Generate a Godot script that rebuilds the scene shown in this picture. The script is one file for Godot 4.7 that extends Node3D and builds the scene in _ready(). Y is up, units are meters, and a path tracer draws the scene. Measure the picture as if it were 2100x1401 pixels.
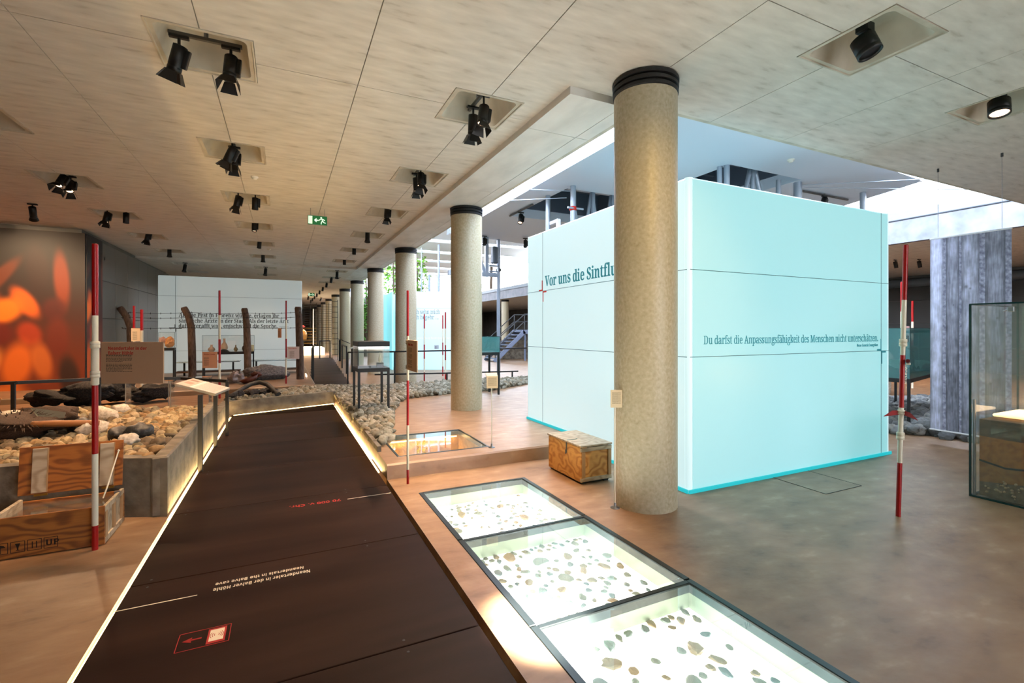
extends Node3D
# Exhibition hall under a concrete slab. x runs along the ceiling joints, -z down the hall, y up, metres.

const CEIL := 4.17          # underside of the slab
const LOW := 4.09           # underside of the strip along the light well
const PLAT := 0.17          # raised floor beyond the step
var rng := RandomNumberGenerator.new()
var taken := {}
var mats := {}
var fonts := {}

# ---------------------------------------------------------------- geometry builder
class MB:
	var st := SurfaceTool.new()
	func _init():
		st.begin(Mesh.PRIMITIVE_TRIANGLES)
		st.set_smooth_group(-1)
	func tri(a: Vector3, b: Vector3, c: Vector3, mid: Vector3):   # faces away from mid
		if (b - a).cross(c - a).dot((a + b + c) / 3.0 - mid) > 0.0:
			var t := b
			b = c
			c = t
		st.add_vertex(a)
		st.add_vertex(b)
		st.add_vertex(c)
	func face(p: Array, mid: Vector3):
		for i in range(1, p.size() - 1):
			tri(p[0], p[i], p[i + 1], mid)
	func box(c: Vector3, s: Vector3, bev := 0.0, bs := Basis()) -> MB:
		var h := s / 2.0
		var b: float = min(bev, min(h.x, min(h.y, h.z)) * 0.9)
		if b <= 0.0:
			var v := []
			for i in 8:
				v.append(c + bs * Vector3(h.x * (1 if i & 1 else -1), h.y * (1 if i & 2 else -1), h.z * (1 if i & 4 else -1)))
			for q in [[0, 1, 3, 2], [4, 5, 7, 6], [0, 1, 5, 4], [2, 3, 7, 6], [0, 2, 6, 4], [1, 3, 7, 5]]:
				face([v[q[0]], v[q[1]], v[q[2]], v[q[3]]], c)
			return self
		var corner := func(sx, sy, sz, ax):
			var q := Vector3(sx * (h.x - b), sy * (h.y - b), sz * (h.z - b))
			q[ax] = [sx, sy, sz][ax] * h[ax]
			return c + bs * q
		for ax in 3:
			var u := (ax + 1) % 3
			var w := (ax + 2) % 3
			for s0 in [-1, 1]:
				var pts := []
				for k in [[-1, -1], [1, -1], [1, 1], [-1, 1]]:
					var sg := [0, 0, 0]
					sg[ax] = s0
					sg[u] = k[0]
					sg[w] = k[1]
					pts.append(corner.call(sg[0], sg[1], sg[2], ax))
				face(pts, c)
				for s1 in [-1, 1]:      # bevel between face ax/s0 and face u/s1
					var e := []
					for k in [[-1, ax], [1, ax], [1, u], [-1, u]]:
						var sg := [0, 0, 0]
						sg[ax] = s0
						sg[u] = s1
						sg[w] = k[0]
						e.append(corner.call(sg[0], sg[1], sg[2], k[1]))
					face(e, c)
		for sx in [-1, 1]:
			for sy in [-1, 1]:
				for sz in [-1, 1]:
					face([corner.call(sx, sy, sz, 0), corner.call(sx, sy, sz, 1), corner.call(sx, sy, sz, 2)], c)
		return self
	func bar(a: Vector3, b: Vector3, w: float, d := -1.0, bev := 0.0) -> MB:   # square bar from a to b
		var y := (b - a).normalized()
		var x := y.cross(Vector3.FORWARD if absf(y.z) < 0.9 else Vector3.RIGHT).normalized()
		box((a + b) / 2.0, Vector3(w, (b - a).length(), w if d < 0 else d), bev, Basis(x, y, x.cross(y)))
		return self
	func lathe(prof: Array, n := 24, xf := Transform3D(), smooth := true, cap := true) -> MB:   # Vector2(radius, height)
		if smooth:
			st.set_smooth_group(7)
		for i in prof.size() - 1:
			var p: Vector2 = prof[i]
			var q: Vector2 = prof[i + 1]
			for k in n:
				var a := TAU * k / n
				var b := TAU * (k + 1) / n
				var ca := Vector3(cos(a), 0, sin(a))
				var cb := Vector3(cos(b), 0, sin(b))
				var v0 := ca * p.x + Vector3(0, p.y, 0)
				var v1 := cb * p.x + Vector3(0, p.y, 0)
				var v2 := cb * q.x + Vector3(0, q.y, 0)
				var v3 := ca * q.x + Vector3(0, q.y, 0)
				# profile runs so that the outside lies to the right when going up
				for t in [[v0, v2, v1], [v0, v3, v2]]:
					if (t[1] - t[0]).cross(t[2] - t[0]).length_squared() > 1e-16:
						st.add_vertex(xf * t[0])
						st.add_vertex(xf * t[2])
						st.add_vertex(xf * t[1])
		st.set_smooth_group(-1)
		if cap:
			var mid := Vector3(0, (prof[0].y + prof[-1].y) / 2.0, 0)
			for e in [prof[0], prof[-1]]:
				if e.x > 1e-5:
					for k in n:
						var a := TAU * k / n
						var b := TAU * (k + 1) / n
						tri(xf * Vector3(0, e.y, 0), xf * Vector3(cos(a) * e.x, e.y, sin(a) * e.x), xf * Vector3(cos(b) * e.x, e.y, sin(b) * e.x), xf * mid)
		return self
	func rod(a: Vector3, b: Vector3, r: float, n := 10, r2 := -1.0) -> MB:
		var y := (b - a).normalized()
		var x := y.cross(Vector3.FORWARD if absf(y.z) < 0.9 else Vector3.RIGHT).normalized()
		lathe([Vector2(r, 0), Vector2(r if r2 < 0 else r2, (b - a).length())], n, Transform3D(Basis(x, y, x.cross(y)), a))
		return self
	func tube(p: Array, r, n := 8) -> MB:      # r: number or array
		var rings := []
		var x := Vector3.ZERO
		for i in p.size():
			var d: Vector3 = (p[mini(i + 1, p.size() - 1)] - p[maxi(i - 1, 0)]).normalized()
			if i == 0:
				x = d.cross(Vector3.UP if absf(d.y) < 0.9 else Vector3.RIGHT).normalized()
			else:
				x = (x - d * x.dot(d)).normalized()
			var z := x.cross(d)
			var ring := []
			for k in n:
				var rr: float = r[i] if r is Array else r
				ring.append(p[i] + (x * cos(TAU * k / n) + z * sin(TAU * k / n)) * rr)
			rings.append(ring)
		st.set_smooth_group(9)
		for i in p.size() - 1:
			for k in n:
				var m: Vector3 = (p[i] + p[i + 1]) / 2.0
				face([rings[i][k], rings[i][(k + 1) % n], rings[i + 1][(k + 1) % n], rings[i + 1][k]], m)
		st.set_smooth_group(-1)
		face(rings[0], p[1])
		face(rings[-1], p[-2])
		return self
	func extrude(poly: PackedVector2Array, lo: float, hi: float, xf := Transform3D()) -> MB:   # polygon in x,z raised along y
		var ix := Geometry2D.triangulate_polygon(poly)
		for y in [lo, hi]:
			for i in range(0, ix.size(), 3):
				var t := []
				for k in 3:
					t.append(xf * Vector3(poly[ix[i + k]].x, y, poly[ix[i + k]].y))
				tri(t[0], t[1], t[2], (t[0] + t[1] + t[2]) / 3.0 + xf.basis.y * ((hi - lo) * (1 if y == lo else -1)))
		var cw := Geometry2D.is_polygon_clockwise(poly)
		for i in poly.size():
			var a := poly[i]
			var b := poly[(i + 1) % poly.size()]
			var nrm := Vector2(b.y - a.y, a.x - b.x) * (-1.0 if cw else 1.0)
			var m := (a + b) / 2.0 - nrm
			face([xf * Vector3(a.x, lo, a.y), xf * Vector3(b.x, lo, b.y), xf * Vector3(b.x, hi, b.y), xf * Vector3(a.x, hi, a.y)], xf * Vector3(m.x, (lo + hi) / 2, m.y))
		return self
	func sheet(w: float, h: float, d: float, xf := Transform3D()) -> MB:   # printed board: front (+z) carries uv
		var q := [Vector3(-w / 2, -h / 2, d / 2), Vector3(w / 2, -h / 2, d / 2), Vector3(w / 2, h / 2, d / 2), Vector3(-w / 2, h / 2, d / 2)]
		var uv := [Vector2(0, 1), Vector2(1, 1), Vector2(1, 0), Vector2(0, 0)]
		for i in [0, 2, 1, 0, 3, 2]:
			st.set_uv(uv[i])
			st.add_vertex(xf * q[i])
		return self
	func add(m: Mesh, xf := Transform3D()) -> MB:
		for s in m.get_surface_count():
			st.append_from(m, s, xf)
		return self
	func mesh(m: Material = null) -> ArrayMesh:
		st.generate_normals()
		var r := st.commit()
		if m:
			r.surface_set_material(0, m)
		return r

# ---------------------------------------------------------------- naming and placing
func numbered(n: String) -> String:
	var k: int = taken.get(n, 0)
	taken[n] = k + 1
	return n if k == 0 else "%s_%03d" % [n, k]

func thing(called: String, label: String, category: String, at := Vector3.ZERO, turn := 0.0, group := "") -> Node3D:
	var o := Node3D.new()
	o.name = numbered(called)
	add_child(o)
	o.position = at
	o.rotation.y = turn
	tag(o, label, category, group)
	return o

func tag(o: Node, label: String, category: String, group := "") -> Node:
	o.set_meta("label", label)
	o.set_meta("category", category)
	if group:
		o.set_meta("group", group)
	return o

func obj(called: String, m, mat: Material, parent: Node = null, xf := Transform3D()) -> MeshInstance3D:
	var o := MeshInstance3D.new()
	o.mesh = m.mesh() if m is MB else m
	o.material_override = mat
	o.transform = xf
	if parent == null or parent == self:
		o.name = numbered(called)
		add_child(o)
	else:
		o.name = called
		parent.add_child(o, true)
	return o

func struct(called: String, m, mat: Material, parent: Node = null) -> MeshInstance3D:
	var o := obj(called, m, mat, parent)
	if parent == null:
		o.set_meta("kind", "structure")
	return o

func shell(called: String) -> Node3D:       # a part of the setting that holds pieces
	var o := Node3D.new()
	o.name = numbered(called)
	add_child(o)
	o.set_meta("kind", "structure")
	return o

func copy_of(o: Node, label := "", at = null, turn = null) -> Node:
	var c := o.duplicate()
	c.name = numbered(String(o.name).rstrip("0123456789").rstrip("_"))
	add_child(c)
	if label:
		c.set_meta("label", label)
	if at != null:
		c.position = at
	if turn != null:
		c.rotation.y = turn
	return c

# ---------------------------------------------------------------- materials
func ntex(c: Array, freq: float, sd: int, oct := 4, size := 512, kind := FastNoiseLite.TYPE_SIMPLEX_SMOOTH) -> NoiseTexture2D:
	var n := FastNoiseLite.new()
	n.noise_type = kind
	n.seed = sd
	n.frequency = freq
	n.fractal_octaves = oct
	var g := Gradient.new()
	g.offsets = PackedFloat32Array(range(c.size()).map(func(i): return float(i) / (c.size() - 1)))
	g.colors = PackedColorArray(c)
	var t := NoiseTexture2D.new()
	t.width = size
	t.height = size
	t.seamless = true
	t.noise = n
	t.color_ramp = g
	return t

func bump(freq: float, sd: int, strength := 4.0, size := 512) -> NoiseTexture2D:
	var n := FastNoiseLite.new()
	n.seed = sd
	n.frequency = freq
	n.fractal_octaves = 5
	var t := NoiseTexture2D.new()
	t.width = size
	t.height = size
	t.seamless = true
	t.noise = n
	t.as_normal_map = true
	t.bump_strength = strength
	return t

func flat(key: String, c: Color, rough := 0.6, metal := 0.0) -> StandardMaterial3D:
	if mats.has(key):
		return mats[key]
	var m := StandardMaterial3D.new()
	m.resource_name = key
	m.albedo_color = c
	m.roughness = rough
	m.metallic = metal
	mats[key] = m
	return m

func tri_mat(key: String, tex: Texture2D, scale: Vector3, rough := 0.7, world := true, nrm: Texture2D = null, nscale := 0.3) -> StandardMaterial3D:
	var m := flat(key, Color.WHITE, rough)
	m.albedo_texture = tex
	m.uv1_triplanar = true
	m.uv1_world_triplanar = world
	m.uv1_scale = scale
	if nrm:
		m.normal_enabled = true
		m.normal_texture = nrm
		m.normal_scale = nscale
	return m

func glow(key: String, c: Color, e: float, base := Color.WHITE) -> StandardMaterial3D:
	var m := flat(key, base, 0.5)
	m.emission_enabled = true
	m.emission = c
	m.emission_energy_multiplier = e
	return m

func pane(key: String, tint := Color(0.8, 0.95, 0.92), a := 0.05) -> StandardMaterial3D:
	var m := flat(key, Color(tint.r, tint.g, tint.b, a), 0.02)
	m.transparency = BaseMaterial3D.TRANSPARENCY_ALPHA
	return m

func font(f: String, w := 400) -> SystemFont:
	var k := f + str(w)
	if not fonts.has(k):
		var s := SystemFont.new()
		s.font_names = PackedStringArray([f])
		s.font_weight = w
		fonts[k] = s
	return fonts[k]

func lettering(txt: String, cap: float, f: SystemFont, depth := 0.004, left := true) -> TextMesh:   # cap: height of a line's em in metres
	var t := TextMesh.new()
	t.text = txt
	t.font = f
	t.font_size = 64
	t.pixel_size = cap / 64.0
	t.depth = depth
	t.curve_step = 2.0
	t.horizontal_alignment = HORIZONTAL_ALIGNMENT_LEFT if left else HORIZONTAL_ALIGNMENT_RIGHT
	return t

func rect(x0: float, z0: float, x1: float, z1: float) -> PackedVector2Array:
	return PackedVector2Array([Vector2(x0, z0), Vector2(x1, z0), Vector2(x1, z1), Vector2(x0, z1)])

func rocky(sd: int, sub := 2, rough := 0.25, flatness := 0.6) -> ArrayMesh:    # a stone of about unit size
	var v := []
	var f := []
	var t := (1.0 + sqrt(5.0)) / 2.0
	for q in [[-1, t, 0], [1, t, 0], [-1, -t, 0], [1, -t, 0], [0, -1, t], [0, 1, t], [0, -1, -t], [0, 1, -t], [t, 0, -1], [t, 0, 1], [-t, 0, -1], [-t, 0, 1]]:
		v.append(Vector3(q[0], q[1], q[2]).normalized())
	for q in [[0, 11, 5], [0, 5, 1], [0, 1, 7], [0, 7, 10], [0, 10, 11], [1, 5, 9], [5, 11, 4], [11, 10, 2], [10, 7, 6], [7, 1, 8], [3, 9, 4], [3, 4, 2], [3, 2, 6], [3, 6, 8], [3, 8, 9], [4, 9, 5], [2, 4, 11], [6, 2, 10], [8, 6, 7], [9, 8, 1]]:
		f.append(q)
	for s in sub:
		var nf := []
		var cache := {}
		for q in f:
			var m := []
			for e in [[q[0], q[1]], [q[1], q[2]], [q[2], q[0]]]:
				var k := Vector2i(mini(e[0], e[1]), maxi(e[0], e[1]))
				if not cache.has(k):
					cache[k] = v.size()
					v.append(((v[e[0]] + v[e[1]]) / 2.0).normalized())
				m.append(cache[k])
			nf.append_array([[q[0], m[0], m[2]], [q[1], m[1], m[0]], [q[2], m[2], m[1]], m])
		f = nf
	var n := FastNoiseLite.new()
	n.seed = sd
	n.frequency = 0.75
	n.fractal_octaves = 3
	var r := RandomNumberGenerator.new()
	r.seed = sd
	var cuts := []
	for i in 7:
		cuts.append([Vector3(r.randfn(), r.randfn(), r.randfn()).normalized(), r.randf_range(0.62, 0.95)])
	var ax := Vector3(r.randf_range(0.42, 0.55), flatness * r.randf_range(0.42, 0.55), r.randf_range(0.3, 0.45))
	for i in v.size():
		var p: Vector3 = v[i]
		p *= 1.0 + rough * n.get_noise_3dv(p * 1.6) * 1.6
		for c in cuts:
			var over: float = p.dot(c[0]) - c[1]
			if over > 0:
				p -= c[0] * over * 0.85
		v[i] = p * ax
	var b := MB.new()
	if sub > 1:
		b.st.set_smooth_group(3)
	for q in f:
		b.tri(v[q[0]], v[q[1]], v[q[2]], Vector3.ZERO)
	return b.mesh()

func panels_of_text(w: float, h: float, title_rows: int, seed_: int, paper: Color, ink: Color, cols := [[0.12, 0.56, 0.24, 0.95]]) -> ImageTexture:   # a printed board: dashes for lines too small to read
	var px := 256
	var py := int(256 * h / w)
	var im := Image.create(px, py, false, Image.FORMAT_RGB8)
	im.fill(paper)
	var r := RandomNumberGenerator.new()
	r.seed = seed_
	for c in cols:
		var y := int(c[2] * py)
		var row := 0
		while y < c[3] * py:
			var x := int(c[0] * px)
			row += 1
			var end: float = c[1] * px * (1.0 if row % 7 else 0.7)
			if row % 8:
				while x < end:
					var wl := r.randi_range(3, 9)
					im.fill_rect(Rect2i(x, y, mini(wl, int(end) - x), 2), ink)
					x += wl + 2
			y += 5
	return ImageTexture.create_from_image(im)

func _ready():
	rng.seed = 11
	setup_view()
	make_materials()
	build_ceiling()
	build_floor()
	build_walls()
	build_light_well()
	build_columns()
	build_light_boxes()
	build_cubes()
	build_stones()
	build_spots()
	build_rods_and_signs()
	build_crates()
	build_left_exhibits()
	build_right_exhibits()
	build_far_hall()
	build_outside()

func setup_view():
	var cam := Camera3D.new()
	cam.name = "camera"
	add_child(cam)
	cam.projection = Camera3D.PROJECTION_FRUSTUM
	cam.near = 0.05
	cam.far = 400.0
	cam.size = 0.05 * 1401.0 / 982.0
	cam.frustum_offset = Vector2(0, -0.05 * 24.5 / 982.0)
	cam.position = Vector3(0, 1.72, 0)
	cam.rotation_degrees.y = -25.5
	cam.current = true
	var sky := ProceduralSkyMaterial.new()
	sky.sky_top_color = Color(0.86, 0.91, 1.0)
	sky.sky_horizon_color = Color(0.98, 0.98, 1.0)
	sky.sky_curve = 0.12
	sky.ground_bottom_color = Color(0.6, 0.58, 0.55)
	sky.ground_horizon_color = Color(0.8, 0.8, 0.8)
	var e := Environment.new()
	e.background_mode = Environment.BG_SKY
	e.sky = Sky.new()
	e.sky.sky_material = sky
	e.background_energy_multiplier = 18.0
	e.tonemap_mode = Environment.TONE_MAPPER_LINEAR
	e.tonemap_exposure = 1.42
	e.sdfgi_enabled = true
	e.ssao_enabled = true
	e.ssil_enabled = true
	var w := WorldEnvironment.new()
	w.name = "world"
	w.environment = e
	add_child(w)

func make_materials():
	tri_mat("concrete_ceiling", ntex([Color(0.71, 0.68, 0.63), Color(0.81, 0.79, 0.75), Color(0.835, 0.815, 0.775), Color(0.86, 0.84, 0.80), Color(0.89, 0.875, 0.84)], 0.012, 3, 6, 1024), Vector3(0.16, 0.4, 0.62), 0.72, true, bump(0.02, 5, 3.0), 0.2)
	tri_mat("concrete_smooth", ntex([Color(0.66, 0.64, 0.58), Color(0.76, 0.73, 0.66), Color(0.82, 0.80, 0.74)], 0.01, 8, 5), Vector3(0.5, 0.5, 0.5), 0.6)
	tri_mat("concrete_column", ntex([Color(0.56, 0.51, 0.41), Color(0.66, 0.62, 0.51), Color(0.69, 0.655, 0.555), Color(0.72, 0.69, 0.60), Color(0.77, 0.75, 0.68)], 0.03, 21, 6, 1024), Vector3(0.8, 0.6, 0.8), 0.42, true, bump(0.05, 6, 2.0), 0.15)
	tri_mat("concrete_floor", ntex([Color(0.44, 0.33, 0.24), Color(0.53, 0.41, 0.30), Color(0.56, 0.44, 0.33), Color(0.59, 0.475, 0.36), Color(0.67, 0.57, 0.46)], 0.009, 31, 6, 1024), Vector3(0.22, 0.3, 0.42), 0.42, true, bump(0.03, 9, 2.5), 0.2)
	tri_mat("concrete_wall", ntex([Color(0.30, 0.27, 0.22), Color(0.44, 0.40, 0.34), Color(0.52, 0.49, 0.43)], 0.012, 41, 5), Vector3(0.6, 0.6, 0.6), 0.75, true, bump(0.02, 12, 4.0), 0.4)
	tri_mat("dark_steel", ntex([Color(0.125, 0.078, 0.06), Color(0.16, 0.105, 0.085), Color(0.20, 0.135, 0.11)], 0.006, 51, 6), Vector3(0.15, 0.5, 0.9), 0.48, true).metallic_specular = 0.2
	tri_mat("concrete_edge", ntex([Color(0.80, 0.795, 0.775), Color(0.86, 0.855, 0.835), Color(0.90, 0.895, 0.88)], 0.012, 14, 5), Vector3(0.4, 0.4, 0.16), 0.7)
	flat("black_metal", Color(0.035, 0.035, 0.037), 0.5)
	flat("black_lamp", Color(0.025, 0.025, 0.027), 0.45)
	flat("steel", Color(0.55, 0.57, 0.60), 0.35, 0.9)
	flat("grey_paint", Color(0.56, 0.60, 0.66), 0.5)
	flat("dark_grey", Color(0.20, 0.21, 0.22), 0.6)
	flat("white_paint", Color(0.88, 0.89, 0.91), 0.6)
	flat("soffit_white", Color(0.80, 0.84, 0.90), 0.6)
	flat("white_plastic", Color(0.85, 0.84, 0.80), 0.4)
	flat("rod_red", Color(0.62, 0.015, 0.02), 0.35)
	flat("rod_white", Color(0.86, 0.83, 0.74), 0.35)
	flat("ink_red", Color(0.62, 0.08, 0.05), 0.7)
	flat("ink_black", Color(0.05, 0.045, 0.04), 0.7)
	flat("green_sign", Color(0.02, 0.30, 0.14), 0.5)
	pane("glass", Color(0.85, 0.96, 0.93), 0.04)
	pane("glass_green", Color(0.25, 0.55, 0.55), 0.35)
	flat("glass_edge", Color(0.10, 0.22, 0.22), 0.15)

# ---------------------------------------------------------------- ceiling
func ring(hw: float, r: float, y: float) -> Array:
	var p := []
	for q in 4:
		var c := Vector2(hw - r, hw - r).rotated(PI / 2 * q)
		for k in 6:
			var a := PI / 2 * q + PI / 2 * k / 5.0
			var v := c + Vector2(cos(a), sin(a)) * r
			p.append(Vector3(v.x, y, v.y))
	return p

func recess_mesh() -> ArrayMesh:
	var b := MB.new()
	var rs := [ring(0.386, 0.012, 0.3), ring(0.386, 0.012, -0.007), ring(0.372, 0.015, -0.007), ring(0.368, 0.02, 0.004), ring(0.335, 0.06, 0.004), ring(0.318, 0.07, 0.03), ring(0.245, 0.10, 0.25), ring(0.21, 0.1, 0.285), ring(0.02, 0.01, 0.29)]
	for i in rs.size() - 1:
		if i == 4:
			b.st.set_smooth_group(5)
		for k in rs[i].size():
			var n: int = (k + 1) % rs[i].size()
			b.face([rs[i][k], rs[i][n], rs[i + 1][n], rs[i + 1][k]], Vector3(0, 0.12, 0) if i < 2 else Vector3(rs[i][k].x * 3, rs[i][k].y + (1.0 if i < 4 else 0.5), rs[i][k].z * 3))
	return b.mesh()

func build_ceiling():
	var c := shell("ceiling")
	var m: Material = mats.concrete_ceiling
	var pit := recess_mesh()
	var holes := []
	for i in range(-4, 5):
		for k in range(-3, 16):
			var p := Vector2(-0.62 + 2.583 * i, -5.0 - 2.607 * k)
			if p.x > 2.2 and (p.y < -4 or p.x > 9) or p.y < -40 or p.x < -9 and p.y > -4:
				continue
			holes.append(p)
			if not (p.x < -4.5 and p.y < -15.5) and not (p.x < -1 and p.y < -19.5):
				var o := obj("light_recess", pit, mats.concrete_smooth, c, Transform3D(Basis(), Vector3(p.x, CEIL if p.y > -19.7 else LOW, p.y)))
	var regions := [[rect(-11, -19.7, 2.6, 8), CEIL], [rect(2.6, -4.09, 9.7, 8), CEIL], [rect(2.6, -26, 3.5, -4.09), LOW], [rect(-11, -26, 2.6, -19.7), LOW]]
	for i in range(-9, 9):
		for k in range(-6, 9):
			var x0 := -0.62 + 1.2915 * i
			var z0 := -5.0 - 2.607 * k
			var cell := rect(x0 + 0.004, z0 - 2.607 + 0.004, x0 + 1.2915 - 0.004, z0 - 0.004)
			for rg in regions:
				for q in Geometry2D.intersect_polygons(cell, rg[0]):
					var qs := [q]
					for h in holes:
						if absf(h.x - x0 - 0.65) < 1.2 and absf(h.y - z0 + 1.3) < 1.9:
							var nx := []
							for q2 in qs:
								nx.append_array(Geometry2D.clip_polygons(q2, rect(h.x - 0.39, h.y - 0.39, h.x + 0.39, h.y + 0.39)))
							qs = nx
					for q3 in qs:
						obj("concrete_panel", MB.new().extrude(q3, rg[1], rg[1] + 0.3), mats.concrete_edge if rg == regions[2] else m, c)
	# far bays in one piece, the bay east of the well, the hall beyond it, and the slab above
	var far := MB.new().box(Vector3(-3.75, LOW + 0.15, -45), Vector3(14.5, 0.3, 38))
	obj("far_slab", far, m, c)
	obj("side_slab", MB.new().box(Vector3(12.4, CEIL + 0.15, 1.955), Vector3(5.4, 0.3, 12.09)), m, c)
	obj("east_slab", MB.new().box(Vector3(21.1, LOW + 0.15, -27), Vector3(12, 0.3, 70)), m, c)
	obj("north_slab", MB.new().box(Vector3(9.3, LOW + 0.15, -55), Vector3(11.6, 0.3, 18)), m, c)
	var up := MB.new()
	up.box(Vector3(-3.8, 4.62, -27), Vector3(14.6, 0.3, 72))
	up.box(Vector3(9.3, 4.62, 1.955), Vector3(11.6, 0.3, 12.09))
	up.box(Vector3(21.1, 4.62, -27), Vector3(12, 0.3, 72))
	up.box(Vector3(9.3, 4.62, -55), Vector3(11.6, 0.3, 18))
	obj("roof_slab", up, mats.concrete_smooth, c)
	# closing edges of the well so that no light slips between panels and roof
	var edge := MB.new()
	edge.box(Vector3(3.47, 4.45, -25), Vector3(0.06, 0.72, 42))
	edge.box(Vector3(9.3, 4.45, -4.12), Vector3(11.7, 0.55, 0.06))
	obj("slab_edge", edge, mats.concrete_smooth, c)

# ---------------------------------------------------------------- floor
func build_floor():
	var m: Material = mats.concrete_floor
	var f := MB.new()
	for b in [[1.07, -5.6, 1.28, 8.0], [1.28, -5.6, 2.53, -4.97], [1.28, 0.07, 2.53, 8.0], [2.53, -5.6, 28.0, 8.0], [-12.0, -14.0, -0.952, 8.0], [-0.97, -62.0, 1.07, -12.6], [1.07, -62.0, 28.0, -13.0], [7.4, -13.0, 28.0, -5.6], [-12.0, -62.0, -0.97, -14.0]]:
		f.box(Vector3((b[0] + b[2]) / 2, -0.25, (b[1] + b[3]) / 2), Vector3(b[2] - b[0], 0.5, b[3] - b[1]))
	f.box(Vector3(0.05, -0.4, -2.3), Vector3(2.2, 0.3, 22))
	f.box(Vector3(1.9, -0.4, -3), Vector3(2.0, 0.3, 9))
	struct("floor", f, m)
	# raised platform with the cut for the small window, its edge softened
	var p := MB.new()
	for b in [[1.07, -13.0, 1.25, -5.6], [1.25, -13.0, 2.46, -7.06], [1.25, -5.85, 2.46, -5.6], [2.46, -13.0, 7.4, -5.6]]:
		p.box(Vector3((b[0] + b[2]) / 2, PLAT / 2, (b[1] + b[3]) / 2), Vector3(b[2] - b[0], PLAT, b[3] - b[1]))
	var lip := PackedVector2Array([Vector2(0, 0), Vector2(0.045, 0), Vector2(0.03, 0.1), Vector2(0.02, PLAT - 0.02), Vector2(0.0, PLAT)])
	p.extrude(lip, 1.07, 7.4, Transform3D(Basis(Vector3(0, 0, 1), Vector3(1, 0, 0), Vector3(0, 1, 0)), Vector3(0, 0, -5.6)))
	struct("floor_platform", p, m)
	var bk := MB.new()
	bk.box(Vector3(-4.0, 0.15, -18.5), Vector3(9.5, 0.3, 10.4), 0.02)
	struct("floor_rear_platform", bk, m)
	# steel walkway, plate by plate
	var w := shell("walkway_floor")
	var ps := MB.new().box(Vector3(0, -0.01, 0), Vector3(1.955, 0.02, 1.377), 0.003).mesh()
	var bolt := MB.new().lathe([Vector2(0.008, 0), Vector2(0.007, 0.0015)], 10).mesh()
	for k in range(-3, 7):
		var z := -2.6 - 1.385 * k - 0.69
		obj("steel_plate", ps, mats.dark_steel, w, Transform3D(Basis(), Vector3(0.05, 0, z)))
		for dx in [-0.87, 0.55]:
			for e in [-0.64, 0.64]:
				obj("bolt", bolt, mats.dark_grey, w, Transform3D(Basis(), Vector3(0.05 + dx, 0.0, z + e)))
	obj("steel_plate", MB.new().extrude(PackedVector2Array([Vector2(-0.93, -11.0), Vector2(1.03, -11.75), Vector2(1.03, -10.915), Vector2(-0.93, -10.915)]), -0.02, 0.0), mats.dark_steel, w)
	for k in 11:
		var a := Vector2(1.28, -15.3).lerp(Vector2(2.1, -31.0), k / 11.0)
		var b2 := Vector2(1.28, -15.3).lerp(Vector2(2.1, -31.0), (k + 0.99) / 11.0)
		obj("steel_plate", MB.new().extrude(PackedVector2Array([a + Vector2(-0.55, 0), b2 + Vector2(-0.6, 0), b2 + Vector2(0.6, 0), a + Vector2(0.55, 0)]), 0.001, 0.02), mats.dark_steel, w)
	# paint on the plates (read from the far side)
	var ink := flat("walkway_paint", Color(0.85, 0.80, 0.70), 0.7)
	var red: Material = mats.ink_red
	var lay := func(txt, em, mat, x, z, w_):
		var r := fit_text(txt, w_, em, font("Droid Sans", 700))
		# lies face up and reads for someone walking back towards the viewer
		obj("painted_lettering", r[0], mat, w, Transform3D(Basis(Vector3(-r[1], 0, 0), Vector3(0, 0, 1), Vector3(0, 0.3, 0)), Vector3(x - r[2], 0.001, z)))
	lay.call("Neandertaler in der Balver Höhle", 0.058, ink, 0.17, -3.70, 0.59)
	lay.call("Neandertals in the Balve cave", 0.052, ink, 0.13, -3.775, 0.545)
	lay.call("70 000 v. Chr.", 0.085, red, 0.52, -5.11, 0.47)
	var ln := MB.new()
	ln.box(Vector3(-0.72, 0.001, -3.675), Vector3(0.43, 0.001, 0.009))
	ln.box(Vector3(0.80, 0.001, -5.1), Vector3(0.43, 0.001, 0.009))
	obj("painted_line", ln, ink, w)
	var ic := MB.new()       # the little frame with an arrow and a ringing handset
	for s in [[-0.40, -3.065, 0.25, 0.004], [-0.40, -3.235, 0.25, 0.004], [-0.525, -3.15, 0.004, 0.17], [-0.275, -3.15, 0.004, 0.17], [-0.45, -3.155, 0.075, 0.012]]:
		ic.box(Vector3(s[0], 0.001, s[1]), Vector3(s[2], 0.001, s[3]))
	ic.extrude(PackedVector2Array([Vector2(-0.505, -3.155), Vector2(-0.46, -3.13), Vector2(-0.46, -3.145), Vector2(-0.485, -3.155), Vector2(-0.46, -3.165), Vector2(-0.46, -3.18)]), 0.0005, 0.0015)
	ic.box(Vector3(-0.34, 0.001, -3.15), Vector3(0.09, 0.001, 0.145))
	obj("painted_icon", ic, red, w)
	var sc := MB.new()
	sc.box(Vector3(-0.34, 0.002, -3.152), Vector3(0.07, 0.001, 0.11))
	obj("painted_icon", sc, ink, w)
	var arcs := MB.new()
	for r in [0.012, 0.022, 0.032]:
		for s in [0.0, PI]:
			var pts := []
			for k in 7:
				var a: float = s - 0.7 + 1.4 * k / 6.0
				pts.append(Vector3(-0.34 + cos(a) * r, 0.0026, -3.152 + sin(a) * r * 1.2))
			arcs.tube(pts, 0.0016, 4)
	obj("painted_icon", arcs, red, w)
	# light line along both edges of the walkway
	var led := glow("led_warm", Color(1.0, 0.83, 0.55), 9.0)
	var l := thing("strip_light", "warm strip light glowing in the gap along the left edge of the dark walkway", "strip light")
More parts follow.
